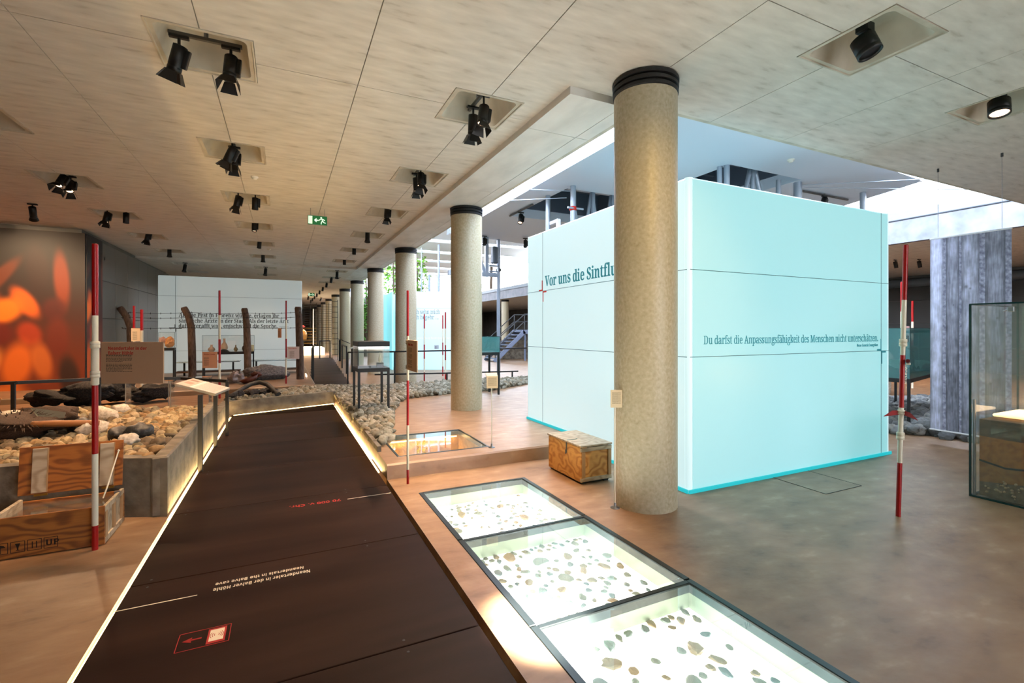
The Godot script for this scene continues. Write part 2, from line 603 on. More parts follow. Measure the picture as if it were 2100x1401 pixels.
	obj("diffuser", MB.new().box(Vector3(-0.94, -0.03, -4.2), Vector3(0.012, 0.012, 13.6)), led, l)
	var r2 := thing("strip_light", "warm strip light in the gap along the right edge of the dark walkway", "strip light")
	obj("diffuser", MB.new().box(Vector3(1.05, -0.03, -8.8), Vector3(0.02, 0.012, 5.6)), led, r2)
	var r3 := thing("strip_light", "warm strip light under the kerb where the walkway ends", "strip light")
	obj("diffuser", MB.new().bar(Vector3(-0.9, -0.005, -11.03), Vector3(1.04, -0.005, -11.78), 0.03, 0.012), led, r3)
	for q in [[l, Vector3(-0.94, -0.02, -1.4), 7.6, 0.35], [l, Vector3(-0.943, -0.02, -8.1), 5.6, 5.0], [r2, Vector3(1.05, -0.02, -8.8), 5.6, 2.5]]:
		strip_glow(q[0], q[1], q[2], Color(1.0, 0.83, 0.55), q[3])
	var h := MB.new()
	for q in [[5.13, -3.73, 5.76, -3.72], [5.76, -3.72, 5.74, -3.1], [5.74, -3.1, 5.11, -3.1], [5.11, -3.1, 5.13, -3.73]]:
		h.bar(Vector3(q[0], 0.0, q[1]), Vector3(q[2], 0.0, q[3]), 0.008, 0.004)
	var hatch := thing("floor_hatch", "square access hatch flush in the floor in front of the glowing turquoise box", "hatch")
	obj("lid", MB.new().extrude(PackedVector2Array([Vector2(5.135, -3.725), Vector2(5.755, -3.715), Vector2(5.735, -3.105), Vector2(5.115, -3.105)]), 0.0, 0.002), m, hatch)
	obj("joint", h, mats.black_metal, hatch)

func strip_glow(o: Node, at: Vector3, length: float, c: Color, e: float):
	var a := AreaLight3D.new()
	a.name = "glow"
	a.area_size = Vector2(0.024, length)
	a.light_color = c
	a.light_energy = e
	a.area_normalize_energy = true
	a.shadow_enabled = true
	a.position = at
	a.rotation_degrees = Vector3(90, 0, 0)
	o.add_child(a)

# ---------------------------------------------------------------- walls
func mural_image() -> ImageTexture:      # an out-of-focus photograph of a camp fire
	var w := 200
	var h := 300
	# centre u, v, half width, half height, turn, colour
	var blobs := [[0.10, 0.12, 0.3, 0.16, 0.0, Color(0.10, 0.04, 0.02)], [0.62, 0.08, 0.42, 0.13, 0.0, Color(0.05, 0.02, 0.01)], [0.22, 0.22, 0.07, 0.16, -0.25, Color(0.26, 0.14, 0.05)], [0.44, 0.24, 0.045, 0.26, -0.55, Color(0.36, 0.20, 0.05)], [0.56, 0.30, 0.05, 0.24, -0.6, Color(0.42, 0.17, 0.03)],
		[0.88, 0.28, 0.05, 0.25, 0.06, Color(0.55, 0.20, 0.03)], [0.76, 0.22, 0.07, 0.2, 0.1, Color(0.16, 0.05, 0.02)], [0.13, 0.44, 0.09, 0.16, 0.25, Color(0.72, 0.27, 0.03)], [0.03, 0.46, 0.06, 0.14, 0.0, Color(0.55, 0.18, 0.03)], [0.24, 0.44, 0.05, 0.10, 0.0, Color(0.14, 0.03, 0.01)],
		[0.48, 0.40, 0.11, 0.13, 0.5, Color(0.86, 0.36, 0.04)], [0.60, 0.47, 0.13, 0.09, 0.75, Color(1.0, 0.50, 0.06)], [0.70, 0.42, 0.06, 0.14, 0.5, Color(0.92, 0.40, 0.05)], [0.84, 0.46, 0.07, 0.10, 0.0, Color(0.32, 0.07, 0.02)], [0.46, 0.50, 0.07, 0.05, 0.4, Color(1.0, 0.60, 0.14)],
		[0.56, 0.60, 0.10, 0.09, 0.0, Color(0.40, 0.08, 0.03)], [0.52, 0.63, 0.06, 0.08, 0.2, Color(0.20, 0.03, 0.02)], [0.72, 0.60, 0.07, 0.10, 0.3, Color(0.66, 0.20, 0.04)], [0.86, 0.62, 0.07, 0.16, 0.0, Color(0.42, 0.12, 0.03)], [0.10, 0.62, 0.10, 0.07, 0.3, Color(0.40, 0.13, 0.04)],
		[0.22, 0.66, 0.06, 0.10, -0.4, Color(0.70, 0.26, 0.05)], [0.32, 0.64, 0.05, 0.17, -0.45, Color(1.0, 0.58, 0.14)], [0.42, 0.72, 0.05, 0.17, -0.5, Color(1.0, 0.64, 0.22)], [0.52, 0.80, 0.06, 0.17, -0.35, Color(1.0, 0.62, 0.24)], [0.66, 0.78, 0.09, 0.19, -0.15, Color(0.90, 0.42, 0.10)], [0.78, 0.76, 0.06, 0.16, 0.15, Color(0.80, 0.40, 0.14)],
		[0.06, 0.84, 0.05, 0.15, 0.0, Color(0.36, 0.12, 0.05)], [0.16, 0.88, 0.06, 0.16, 0.12, Color(0.92, 0.50, 0.16)], [0.25, 0.92, 0.03, 0.13, 0.1, Color(0.50, 0.14, 0.03)], [0.36, 0.92, 0.06, 0.13, 0.0, Color(0.95, 0.55, 0.22)], [0.60, 0.95, 0.14, 0.08, 0.0, Color(0.84, 0.42, 0.12)], [0.92, 0.86, 0.06, 0.18, 0.1, Color(0.16, 0.08, 0.04)]]
	var im := Image.create(w, h, false, Image.FORMAT_RGB8)
	for y in h:
		for x in w:
			var u := (x + 0.5) / w
			var v := (y + 0.5) / h
			var c := Color(0.09, 0.03, 0.012).lerp(Color(0.46, 0.17, 0.04), smoothstep(0.15, 0.9, v))
			for b in blobs:
				var d := Vector2((u - b[0]), (v - b[1]) * 1.2).rotated(b[4])
				var q := sqrt((d.x / b[2]) ** 2 + (d.y / b[3]) ** 2)
				var k := 1.0 - smoothstep(0.5, 1.15, q)
				if k > 0:
					c = c.lerp(b[5], k * 0.85)
			im.set_pixel(x, y, c)
	return ImageTexture.create_from_image(im)

func build_walls():
	var cw: Material = tri_mat("wall_render", ntex([Color(0.40, 0.39, 0.37), Color(0.47, 0.46, 0.44)], 0.01, 61, 3, 256), Vector3(0.4, 0.4, 0.4), 0.8)
	struct("wall_left", MB.new().box(Vector3(-11.15, 2.2, -27), Vector3(0.3, 5.2, 72)), cw)
	# the wall behind the viewer is glazed towards a sunken court
	var wn := MB.new()
	wn.box(Vector3(8, 0.2, 8.15), Vector3(40, 0.9, 0.3))
	wn.box(Vector3(8, 4.5, 8.15), Vector3(40, 1.0, 0.3))
	wn.box(Vector3(-4.5, 2.3, 8.15), Vector3(15.0, 3.6, 0.28))
	wn.box(Vector3(18.5, 2.3, 8.15), Vector3(19.0, 3.6, 0.28))
	for k in 3:
		wn.box(Vector3(3 + 3.0 * k, 2.3, 8.15), Vector3(0.3, 3.6, 0.28))
	struct("wall_near", wn, cw)
	struct("window_1", MB.new().box(Vector3(6, 2.3, 8.15), Vector3(6.0, 3.4, 0.01)), mats.glass)
	struct("floor_court", MB.new().box(Vector3(8, -0.25, 16.3), Vector3(44, 0.5, 16)), flat("court_gravel", Color(0.72, 0.71, 0.68), 0.9))
	struct("wall_far", MB.new().box(Vector3(8, 2.2, -62.15), Vector3(40, 5.2, 0.3)), flat("wall_brown", Color(0.42, 0.33, 0.25), 0.8))
	# block that carries the mural and the grey cladding
	struct("wall_block", MB.new().box(Vector3(-7.76, 2.08, -19.65), Vector3(6.64, 4.16, 9.2)), cw)
	var fire := flat("fire_print", Color.WHITE, 0.55)
	fire.albedo_texture = mural_image()
	var mu := thing("fire_mural", "tall blurred photograph of orange flames covering the wall end at far left", "mural", Vector3(-6.15, 2.03, -14.97))
	obj("print", MB.new().sheet(3.6, 4.05, 0.05), fire, mu)
	var side := flat("fire_print_side", Color.WHITE, 0.55)
	side.albedo_texture = fire.albedo_texture
	side.uv1_scale = Vector3(0.25, 1, 1)
	side.uv1_offset = Vector3(0.62, 0, 0)
	obj("print_return", MB.new().sheet(1.1, 4.05, 0.05), side, mu, Transform3D(Basis(Vector3.UP, PI / 2), Vector3(1.80, 0, -0.58)))
	var back := MB.new()
	back.box(Vector3(0, 0, 0), Vector3(3.6, 4.05, 0.045))
	back.box(Vector3(1.80, 0, -0.58), Vector3(0.045, 4.05, 1.1))
	obj("backing", back, mats.dark_grey, mu)
	var gw := shell("wall_grey_panels")
	var gp := flat("grey_panel", Color(0.42, 0.41, 0.39), 0.55)
	for k in 7:
		var z0 := -16.05 - 1.2 * k
		for j in 4:
			obj("panel", MB.new().box(Vector3(-4.36, 0.52 + 1.0 * j, z0 - 0.6), Vector3(0.04, 0.99, 1.19), 0.004), gp, gw)
	struct("wall_east", MB.new().box(Vector3(25.3, 2.2, -27), Vector3(0.3, 5.2, 72)), cw)
	var ew := shell("wall_east_panels")
	for k in 14:
		for j in 4:
			obj("panel", MB.new().box(Vector3(25.12, 0.5 + j, -24 + 2.2 * k), Vector3(0.04, 0.985, 2.185), 0.004), flat("dark_panel", Color(0.26, 0.26, 0.255), 0.6), ew)
	var duct := obj("air_duct", MB.new().rod(Vector3(24.7, 3.75, -30), Vector3(24.7, 3.75, 7.9), 0.18, 14), flat("duct_grey", Color(0.36, 0.40, 0.43), 0.5))
	tag(duct, "long grey round duct under the ceiling along the dark far right wall", "duct")

# ---------------------------------------------------------------- light well
func build_light_well():
	# floating white soffit over the turquoise box with a dark opening in it
	var so := shell("soffit_ceiling")
	var parts := [PackedVector2Array([Vector2(4.4, -4.42), Vector2(8.9, -4.63), Vector2(10.8, -4.78), Vector2(11.1, -5.7), Vector2(4.41, -5.7)]),
		rect(4.41, -8.04, 6.8, -5.7),
		PackedVector2Array([Vector2(8.66, -5.7), Vector2(11.1, -5.7), Vector2(11.88, -8.04), Vector2(8.66, -8.04)]),
		rect(4.41, -10.6, 5.04, -8.04),
		PackedVector2Array([Vector2(7.6, -8.04), Vector2(11.88, -8.04), Vector2(12.73, -10.6), Vector2(7.6, -10.6)]),
		PackedVector2Array([Vector2(4.41, -10.6), Vector2(12.73, -10.6), Vector2(13.4, -12.6), Vector2(9.2, -15.0), Vector2(7.2, -13.9), Vector2(4.5, -13.3)])]
	for p in parts:
		obj("soffit_panel", MB.new().extrude(p, 4.5, 4.72), mats.soffit_white, so)
	var lining := MB.new()
	for q in [[6.8, -8.04, 8.66, -5.7], [5.04, -10.6, 7.6, -8.04]]:
		var cx: float = (q[0] + q[2]) / 2
		var cz: float = (q[1] + q[3]) / 2
		lining.box(Vector3(cx, 5.35, cz), Vector3(q[2] - q[0] + 0.2, 0.1, q[3] - q[1] + 0.2))
		for e in [[q[0] - 0.04, cz, 0.08, q[3] - q[1]], [q[2] + 0.04, cz, 0.08, q[3] - q[1]], [cx, q[1] - 0.04, q[2] - q[0], 0.08], [cx, q[3] + 0.04, q[2] - q[0], 0.08]]:
			lining.box(Vector3(e[0], 5.03, e[1]), Vector3(e[2], 0.6, e[3]))
	obj("opening_lining", lining, flat("opening_grey", Color(0.30, 0.34, 0.40), 0.7), so)
	var beams := MB.new()
	for z in [-6.2, -7.0, -7.7]:
		beams.box(Vector3(7.73, 5.2, z), Vector3(1.86, 0.14, 0.08))
	beams.box(Vector3(7.4, 5.22, -6.9), Vector3(0.1, 0.12, 2.3))
	beams.box(Vector3(8.1, 5.22, -6.9), Vector3(0.1, 0.12, 2.3))
	for z in [-8.5, -9.2, -9.9]:
		beams.box(Vector3(6.3, 5.2, z), Vector3(2.5, 0.14, 0.08))
	obj("opening_beam", beams, flat("beam_grey", Color(0.38, 0.42, 0.48), 0.5, 0.3), so)
	# the far part of the well lies under a milky glass roof on thin rafters
	var milky := flat("milky_glass", Color(0.86, 0.88, 0.90), 0.5)
	milky.backlight_enabled = true
	milky.backlight = Color(0.16, 0.165, 0.17)
	var gr := shell("roof_glazing")
	for k in 9:
		obj("pane", MB.new().box(Vector3(9.4, 6.4, -15.2 - 3.6 * k), Vector3(12.2, 0.01, 3.5)), milky, gr)
		obj("rafter", MB.new().box(Vector3(9.4, 6.32, -13.4 - 3.6 * k), Vector3(12.2, 0.14, 0.06)), mats.white_paint, gr)
	for k in 4:
		obj("pane", MB.new().box(Vector3(13.4, 6.4, -5.2 - 2.2 * k), Vector3(3.9, 0.01, 2.1)), milky, gr)
		obj("rafter", MB.new().box(Vector3(13.4, 6.32, -4.1 - 2.2 * k), Vector3(3.9, 0.14, 0.06)), mats.white_paint, gr)
	# east edge: concrete fascia, dark sill beam, glass band
	struct("wall_well_east", MB.new().box(Vector3(15.15, 4.36, -29), Vector3(0.2, 0.6, 66)), tri_mat("fascia_pale", ntex([Color(0.36, 0.38, 0.42), Color(0.44, 0.46, 0.50), Color(0.50, 0.50, 0.51)], 0.02, 71, 4, 256), Vector3(0.3, 0.3, 0.3), 0.6))
	struct("trim_1", MB.new().box(Vector3(15.12, 4.79, -29), Vector3(0.26, 0.24, 66), 0.02), flat("sill_grey", Color(0.42, 0.46, 0.50), 0.5, 0.2))
	struct("wall_well_north", MB.new().box(Vector3(9.3, 4.36, -46), Vector3(11.6, 0.6, 0.2)), mats.fascia_pale)

func build_columns():
	var m: Material = mats.concrete_column
	for k in 13:
		var z := -3.72 - 5.15 * k
		var base := 0.0 if k == 0 or k > 1 else PLAT
		var top := CEIL if k == 0 else LOW
		var lab: String = ["massive round concrete column in the foreground with a black ringed collar", "concrete column beside the glowing box, second of the row", "third concrete column of the row, behind the stone bed", "fourth concrete column of the row, behind the glass table case", "fifth concrete column of the row, with turquoise light on its side"][k] if k < 5 else "concrete column deep in the row along the corridor, number %d from the front" % (k + 1)
		column(lab, Vector3(3.24, base, z), top - base, 0.305, m, 48 if k < 3 else 24)
	for k in 7:
		column("slender pale column of the row across the light well, %s from the stairs" % ["nearest", "second", "third", "fourth", "fifth", "sixth", "seventh"][k], Vector3(15.9, 0, -52 + 5.8 * k), LOW, 0.3, mats.concrete_column, 20)

func column(label: String, at: Vector3, h: float, r: float, m: Material, n: int):
	var c := thing("concrete_column", label, "column", at)
	obj("shaft", MB.new().lathe([Vector2(r, 0), Vector2(r, h - 0.16)], n), m, c)
	var cap := MB.new().lathe([Vector2(r * 0.97, h - 0.16), Vector2(r * 1.0, h - 0.155), Vector2(r * 1.03, h - 0.15), Vector2(r * 1.03, h - 0.125), Vector2(r * 0.96, h - 0.12), Vector2(r * 0.96, h - 0.105), Vector2(r * 1.04, h - 0.1), Vector2(r * 1.04, h - 0.07), Vector2(r * 0.96, h - 0.065), Vector2(r * 0.96, h - 0.05), Vector2(r * 1.05, h - 0.045), Vector2(r * 1.05, h - 0.012), Vector2(r * 0.97, h - 0.005), Vector2(r * 0.97, h)], n, Transform3D(), false)
	obj("collar", cap, flat("collar_grey", Color(0.09, 0.09, 0.095), 0.6), c)

# ---------------------------------------------------------------- glowing pits under glass
func flint_mat(i: int) -> Material:
	var m := flat("flint_%d" % i, [Color(0.50, 0.52, 0.47), Color(0.50, 0.56, 0.53), Color(0.55, 0.50, 0.40), Color(0.44, 0.50, 0.51), Color(0.60, 0.52, 0.40)][i], 0.5)
	return m

func build_light_boxes():
	var fl := []
	for i in 9:
		fl.append(rocky(900 + i, 1, 0.35, 0.32))
	var frame_m := flat("frame_steel", Color(0.17, 0.20, 0.20), 0.3, 0.5)
	var frosted := flat("frosted_green", Color(0.60, 0.66, 0.57), 0.4)
	var lamp := glow("pit_lamp", Color(1.0, 1.0, 0.96), 2.6)
	var where := ["by the raised step", "in the middle", "at the picture edge", "below the picture"]
	var counts := [92, 118, 66, 50]
	for b in 4:
		var z0 := -4.97 + 1.26 * b
		var cz := z0 + 0.63
		var cx := 1.905
		var t := thing("light_pit", "glowing white floor pit with flint flakes, %s" % where[b], "light box", Vector3(cx, 0, cz))
		var fr := MB.new()
		for s in [-1, 1]:
			fr.box(Vector3(0.6 * s, -0.03, 0), Vector3(0.05, 0.07, 1.25), 0.004)
			if s == -1 or b == 3:
				fr.box(Vector3(0, -0.03, 0.61 * s), Vector3(1.16, 0.07, 0.04), 0.004)
		obj("frame", fr, frame_m, t)
		var wl := MB.new()
		for s in [-1, 1]:
			wl.box(Vector3(0.60 * s, -0.12, 0), Vector3(0.03, 0.14, 1.25))
			wl.box(Vector3(0, -0.12, 0.615 * s), Vector3(1.2, 0.14, 0.02))
		obj("frosted_side", wl, frosted, t)
		obj("glowing_floor", MB.new().box(Vector3(0, -0.185, 0), Vector3(1.17, 0.02, 1.22)), lamp, t)
		obj("glass_cover", MB.new().box(Vector3(0, -0.004, 0), Vector3(1.15, 0.001, 1.18)), mats.glass, t)
		var a := AreaLight3D.new()
		a.name = "glow"
		a.area_size = Vector2(1.1, 1.15)
		a.light_color = Color(1, 1, 0.96)
		a.light_energy = 0.8
		a.area_normalize_energy = true
		a.shadow_enabled = true
		a.position = Vector3(0, -0.17, 0)
		a.rotation_degrees.x = 90
		t.add_child(a)
		# flakes laid out in loose groups, one row along the far edge
		var r := RandomNumberGenerator.new()
		r.seed = 70 + b
		var put := []
		var tries := 0
		while put.size() < counts[b] and tries < 4000:
			tries += 1
			var big: bool = r.randf() < [0.12, 0.16, 0.35, 0.35][b]
			var s := r.randf_range(0.09, 0.155) if big else r.randf_range(0.045, 0.085)
			if b == 0:
				s *= 0.8
			var p := Vector2(r.randf_range(-0.53, 0.53), r.randf_range(-0.56, 0.55))
			if put.size() < counts[b] * 0.22 and b > 0:
				p.y = r.randf_range(-0.57, -0.48)
			elif b == 0 and (Vector2(p.x + 0.1, p.y + 0.02).length() < 0.13 or p.x < -0.1 and p.y > 0.12 and p.y < 0.38):
				continue
			elif p.y < -0.38 and b > 0 and p.y > -0.48:
				continue
			var ok := true
			for q in put:
				if Vector2(q.x, q.y).distance_to(p) < (q.z + s) * 0.46 + 0.002:
					ok = false
					break
			if not ok:
				continue
			put.append(Vector3(p.x, p.y, s))
			var tm := r.randi() % 5
			var o := obj("flint_flake", fl[r.randi() % 9], flint_mat(tm), null, Transform3D(Basis(Vector3.UP, r.randf() * TAU).scaled(Vector3(s, s, s * 1.15)), Vector3(cx + p.x, -0.176 + s * 0.13, cz + p.y)))
			var tone: String = ["grey", "blue grey", "tan", "slate", "honey"][tm]
			var row: String = "far" if p.y < -0.2 else ("near" if p.y > 0.2 else "mid")
			var side: String = "left" if p.x < -0.2 else ("right" if p.x > 0.2 else "centre")
			tag(o, "%s %s flint flake, %s %s of the pit %s" % ["large" if s > 0.1 else ("small" if s < 0.06 else "medium"), tone, row, side, where[b]], "flint", "flint flakes in the glowing pit %s" % where[b])
	# window in the raised floor: a sandy pit
	var t2 := thing("floor_window", "square glass window in the raised floor over a warm sandy pit", "floor window", Vector3(1.855, PLAT, -6.455))
	var f2 := MB.new()
	for s in [-1, 1]:
		f2.box(Vector3(0.592, -0.03, 0) * Vector3(s, 1, 1), Vector3(0.03, 0.07, 1.21), 0.003)
		f2.box(Vector3(0, -0.03, 0.592 * s), Vector3(1.16, 0.07, 0.03), 0.003)
	obj("frame", f2, frame_m, t2)
	var sand := tri_mat("sand", ntex([Color(0.55, 0.40, 0.20), Color(0.70, 0.54, 0.30), Color(0.80, 0.66, 0.42)], 0.02, 81, 5, 256), Vector3(1.2, 1.2, 1.2), 0.9, true, bump(0.04, 82, 6.0, 256), 0.6)
	var pit := MB.new()
	for s in [-1, 1]:
		pit.box(Vector3(0.595 * s, -0.22, 0), Vector3(0.02, 0.3, 1.2))
		pit.box(Vector3(0, -0.22, 0.595 * s), Vector3(1.2, 0.3, 0.02))
	pit.box(Vector3(0, -0.38, 0), Vector3(1.2, 0.02, 1.2))
	obj("sand_pit", pit, sand, t2)
	obj("glass_cover", MB.new().box(Vector3(0, -0.004, 0), Vector3(1.155, 0.001, 1.155)), mats.glass, t2)
	var pl := glow("pit_warm", Color(1.0, 0.80, 0.50), 6.0)
	obj("lamp_strip", MB.new().box(Vector3(0, -0.09, -0.57), Vector3(1.1, 0.015, 0.015)), pl, t2)
	var a2 := AreaLight3D.new()
	a2.name = "glow"
	a2.area_size = Vector2(1.0, 0.02)
	a2.light_color = Color(1.0, 0.80, 0.50)
	a2.light_energy = 0.6
	a2.area_normalize_energy = true
	a2.shadow_enabled = true
	a2.position = Vector3(0, -0.1, -0.555)
	a2.rotation_degrees.x = -120
	t2.add_child(a2)

# ---------------------------------------------------------------- glowing boxes with sayings
func fit_text(txt: String, w: float, em: float, f: Font) -> Array:      # mesh and the x scale that makes it w wide
	var t := lettering(txt, em, f, 0.003)
	var bb := t.get_aabb()
	return [t, w / bb.size.x, -bb.position.x * w / bb.size.x]

func face_text(parent: Node, txt: String, at: Vector3, turn: float, w: float, em: float, f: Font, m: Material):   # at: left end on the middle of the line
	var r := fit_text(txt, w, em, f)
	var bs := Basis(Vector3.UP, turn)
	obj("lettering", r[0], m, parent, Transform3D(bs * Basis().scaled(Vector3(r[1], 1, 1)), at + bs * Vector3(r[2], 0, 0)))

func glow_cube(label: String, at: Vector3, w: float, d: float, h: float, mx: Material, mz: Material, base_h: float) -> Node3D:   # at: the corner at low x and high z
	var t := thing("glowing_box", label, "light wall", at)
	var names := ["glowing_side", "glowing_front", "glowing_side", "glowing_back"]
	var mk := MB.new().box(Vector3(0.03, h / 2 + base_h / 2, -d / 2), Vector3(0.06, h - base_h, d - 0.08), 0.02)
	obj("glowing_side", mk, mx, t)
	obj("glowing_front", MB.new().box(Vector3(w / 2, h / 2 + 0.0, -0.03), Vector3(w - 0.08, h, 0.06), 0.02), mz, t)
	obj("glowing_side", MB.new().box(Vector3(w - 0.03, h / 2, -d / 2), Vector3(0.06, h, d - 0.08), 0.02), mx, t)
	obj("glowing_back", MB.new().box(Vector3(w / 2, h / 2 + base_h / 2, -d + 0.03), Vector3(w - 0.08, h - base_h, 0.06), 0.02), mz, t)
	for e in [[0, 0], [1, 0], [0, 1], [1, 1]]:
		obj("rounded_corner", MB.new().lathe([Vector2(0.042, base_h), Vector2(0.042, h)], 12, Transform3D(Basis(), Vector3(0.042 + e[0] * (w - 0.084), 0, -0.042 - e[1] * (d - 0.084)))), mx, t)
	return t

func build_cubes():
	var cz := glow("cyan_front", Color(0.58, 0.90, 0.93), 0.52, Color(0.62, 0.66, 0.66))
	var cx := glow("cyan_side", Color(0.80, 0.94, 0.965), 0.60, Color(0.66, 0.68, 0.68))
	for m in [cz, cx]:
		m.roughness = 0.3
	var ink := glow("cyan_ink", Color(0.10, 0.42, 0.47), 0.6, Color(0.16, 0.46, 0.50))
	var seam := flat("cyan_seam", Color(0.22, 0.42, 0.45), 0.6)
	var rd := glow("mark_red", Color(0.7, 0.18, 0.14), 0.4, Color(0.72, 0.16, 0.12))
	var t := glow_cube("large glowing turquoise box with sayings printed on it, behind the foreground column", Vector3(3.83, 0, -3.73), 3.74, 3.69, 3.325, cx, cz, 0.0)
	var sm := MB.new()
	for y in [1.43, 2.353]:
		sm.box(Vector3(1.87, y, 0.001), Vector3(3.7, 0.006, 0.004))
		sm.box(Vector3(-0.001, y, -1.85), Vector3(0.004, 0.006, 3.65))
	sm.box(Vector3(3.53, 1.66, 0.001), Vector3(0.005, 3.3, 0.004))
	sm.box(Vector3(-0.001, 1.66, -3.13), Vector3(0.004, 3.3, 0.005))
	obj("panel_joint", sm, seam, t)
	var sf := font("Droid Serif")
	face_text(t, "Du darfst die Anpassungsfähigkeit des Menschen nicht unterschätzen.", Vector3(0.214, 1.605, 0.003), 0, 3.236, 0.125, sf, ink)
	face_text(t, "Neon Genesis Evangelion", Vector3(2.97, 1.512, 0.003), 0, 0.475, 0.05, font("Droid Sans"), ink)
	face_text(t, "Vor uns die Sintflut", Vector3(-0.003, 2.50, -3.05), -PI / 2, 1.93, 0.235, font("Droid Serif", 700), ink)
	var mk := MB.new()
	mk.box(Vector3(3.522, 1.51, 0.003), Vector3(0.016, 0.17, 0.003)).box(Vector3(3.48, 1.445, 0.003), Vector3(0.1, 0.02, 0.003))
	mk.box(Vector3(3.542, 1.34, 0.003), Vector3(0.016, 0.17, 0.003)).box(Vector3(3.585, 1.415, 0.003), Vector3(0.1, 0.02, 0.003))
	obj("corner_mark", mk, ink, t)
	var mr := MB.new()
	mr.box(Vector3(-0.003, 2.44, -3.145), Vector3(0.003, 0.17, 0.018)).box(Vector3(-0.003, 2.365, -3.20), Vector3(0.003, 0.022, 0.11))
	mr.box(Vector3(-0.003, 2.26, -3.115), Vector3(0.003, 0.17, 0.018)).box(Vector3(-0.003, 2.335, -3.06), Vector3(0.003, 0.022, 0.11))
	obj("corner_mark", mr, rd, t)
	var ba := MB.new()
	ba.box(Vector3(1.87, 0.02, 0.012), Vector3(3.76, 0.04, 0.02), 0.004)
	ba.box(Vector3(-0.012, 0.02, -0.95), Vector3(0.02, 0.04, 1.9), 0.004)
	ba.box(Vector3(-0.012, PLAT + 0.02, -2.8), Vector3(0.02, 0.04, 1.75), 0.004)
	obj("base_glow", ba, glow("teal_strip", Color(0.12, 0.72, 0.76), 0.75, Color(0.1, 0.3, 0.3)), t)
	for q in [[Vector3(1.87, 1.66, 0.03), 0.0, 3.6, 0.7], [Vector3(-0.03, 1.66, -1.85), -90.0, 3.5, 1.0]]:
		var a := AreaLight3D.new()
		a.name = "glow"
		a.area_size = Vector2(q[2], 3.1)
		a.light_color = Color(0.62, 0.935, 0.965)
		a.light_energy = q[3]
		a.area_normalize_energy = true
		a.shadow_enabled = true
		a.position = q[0]
		a.rotation_degrees.y = q[1] + 180.0
		t.add_child(a)
	# second box further down the hall
	var c2 := glow("pale_cyan", Color(0.68, 0.88, 0.93), 0.62, Color(0.6, 0.64, 0.66))
	var c3 := glow("pale_cyan_end", Color(0.50, 0.88, 0.92), 0.60, Color(0.6, 0.64, 0.66))
	var t2 := thing("glowing_box", "pale turquoise glowing box with a saying, far behind the third column", "light wall", Vector3(4.32, 0.0, -20.54))
	var yaw := deg_to_rad(-25.5)
	var ux := Vector3(1, 0, 0).rotated(Vector3.UP, yaw)
	obj("glowing_front", MB.new().box(ux * 1.36 - ux.cross(Vector3.UP) * 0.0 + Vector3(0, 1.67, 0), Vector3(2.72, 3.34, 0.08), 0.02, Basis(Vector3.UP, yaw)), c2, t2)
	obj("glowing_end", MB.new().box(Vector3(-0.07, 1.67, -1.0), Vector3(0.08, 3.34, 1.96), 0.02, Basis(Vector3.UP, -0.07)), c3, t2)
	obj("glowing_back", MB.new().box(Vector3(1.2, 1.67, -1.6), Vector3(3.2, 3.34, 0.08), 0.02, Basis(Vector3.UP, yaw * 0.3)), c3, t2)
	var ik := flat("slate_ink", Color(0.25, 0.33, 0.38), 0.7)
	var nrm := Vector3(-ux.z, 0, ux.x) * 0.042
	face_text(t2, "ich sehn mich", ux * 0.74 + nrm + Vector3(0, 2.47, 0), yaw, 1.14, 0.26, sf, ik)
	face_text(t2, "ich begehr ...", ux * 0.74 + nrm + Vector3(0, 2.24, 0), yaw, 1.08, 0.26, sf, ik)
	face_text(t2, "Entwicklung findet jede in ihrer Anmut", ux * 0.86 + nrm + Vector3(0, 1.36, 0), yaw, 1.9, 0.12, sf, cx)
	var dj := MB.new()
	dj.box(ux * 1.36 + nrm + Vector3(0, 2.62, 0), Vector3(2.7, 0.008, 0.004), 0, Basis(Vector3.UP, yaw))
	obj("panel_joint", dj, flat("joint_pale", Color(0.5, 0.62, 0.66), 0.7), t2)
	# saying wall at the left end
	var w := thing("glowing_box", "tall pale glowing wall with a three line saying, behind the old fence posts", "light wall", Vector3(-3.66, 0.3, -19.1))
	var pale := glow("pale_wall", Color(0.84, 0.90, 0.89), 0.26, Color(0.6, 0.62, 0.62))
	obj("glowing_front", MB.new().box(Vector3(2.13, 1.59, 0), Vector3(4.26, 3.18, 0.5), 0.02), pale, w)
	var sj := MB.new()
	for y in [0.72, 1.48, 2.52]:
		sj.box(Vector3(2.13, y, 0.252), Vector3(4.24, 0.008, 0.004))
	sj.box(Vector3(0.47, 1.59, 0.252), Vector3(0.008, 3.17, 0.004))
	obj("panel_joint", sj, flat("joint_grey", Color(0.4, 0.42, 0.42), 0.7), w)
	var dk := flat("dark_ink", Color(0.10, 0.11, 0.11), 0.7)
	var sb := font("Droid Serif", 700)
	for q in [["Als die Pest in Florenz wütete, erlagen ihr", 2.96, 1.90], ["sämtliche Ärzte in der Stadt. Als der letzte Arzt", 3.26, 1.71], ["dahingerafft war, entschwand die Seuche.", 2.9, 1.54]]:
		face_text(w, q[0], Vector3(0.56, q[2], 0.252), 0, q[1], 0.185, sb, dk)
	var bm := MB.new()
	bm.box(Vector3(3.67, 1.52, 0.252), Vector3(0.3, 0.008, 0.003))
	bm.box(Vector3(0.46, 1.53, 0.254), Vector3(0.02, 0.12, 0.003)).box(Vector3(0.38, 1.475, 0.254), Vector3(0.16, 0.025, 0.003))
	bm.box(Vector3(0.485, 1.41, 0.254), Vector3(0.02, 0.12, 0.003)).box(Vector3(0.56, 1.455, 0.254), Vector3(0.16, 0.025, 0.003))
	obj("corner_mark", bm, dk, w)

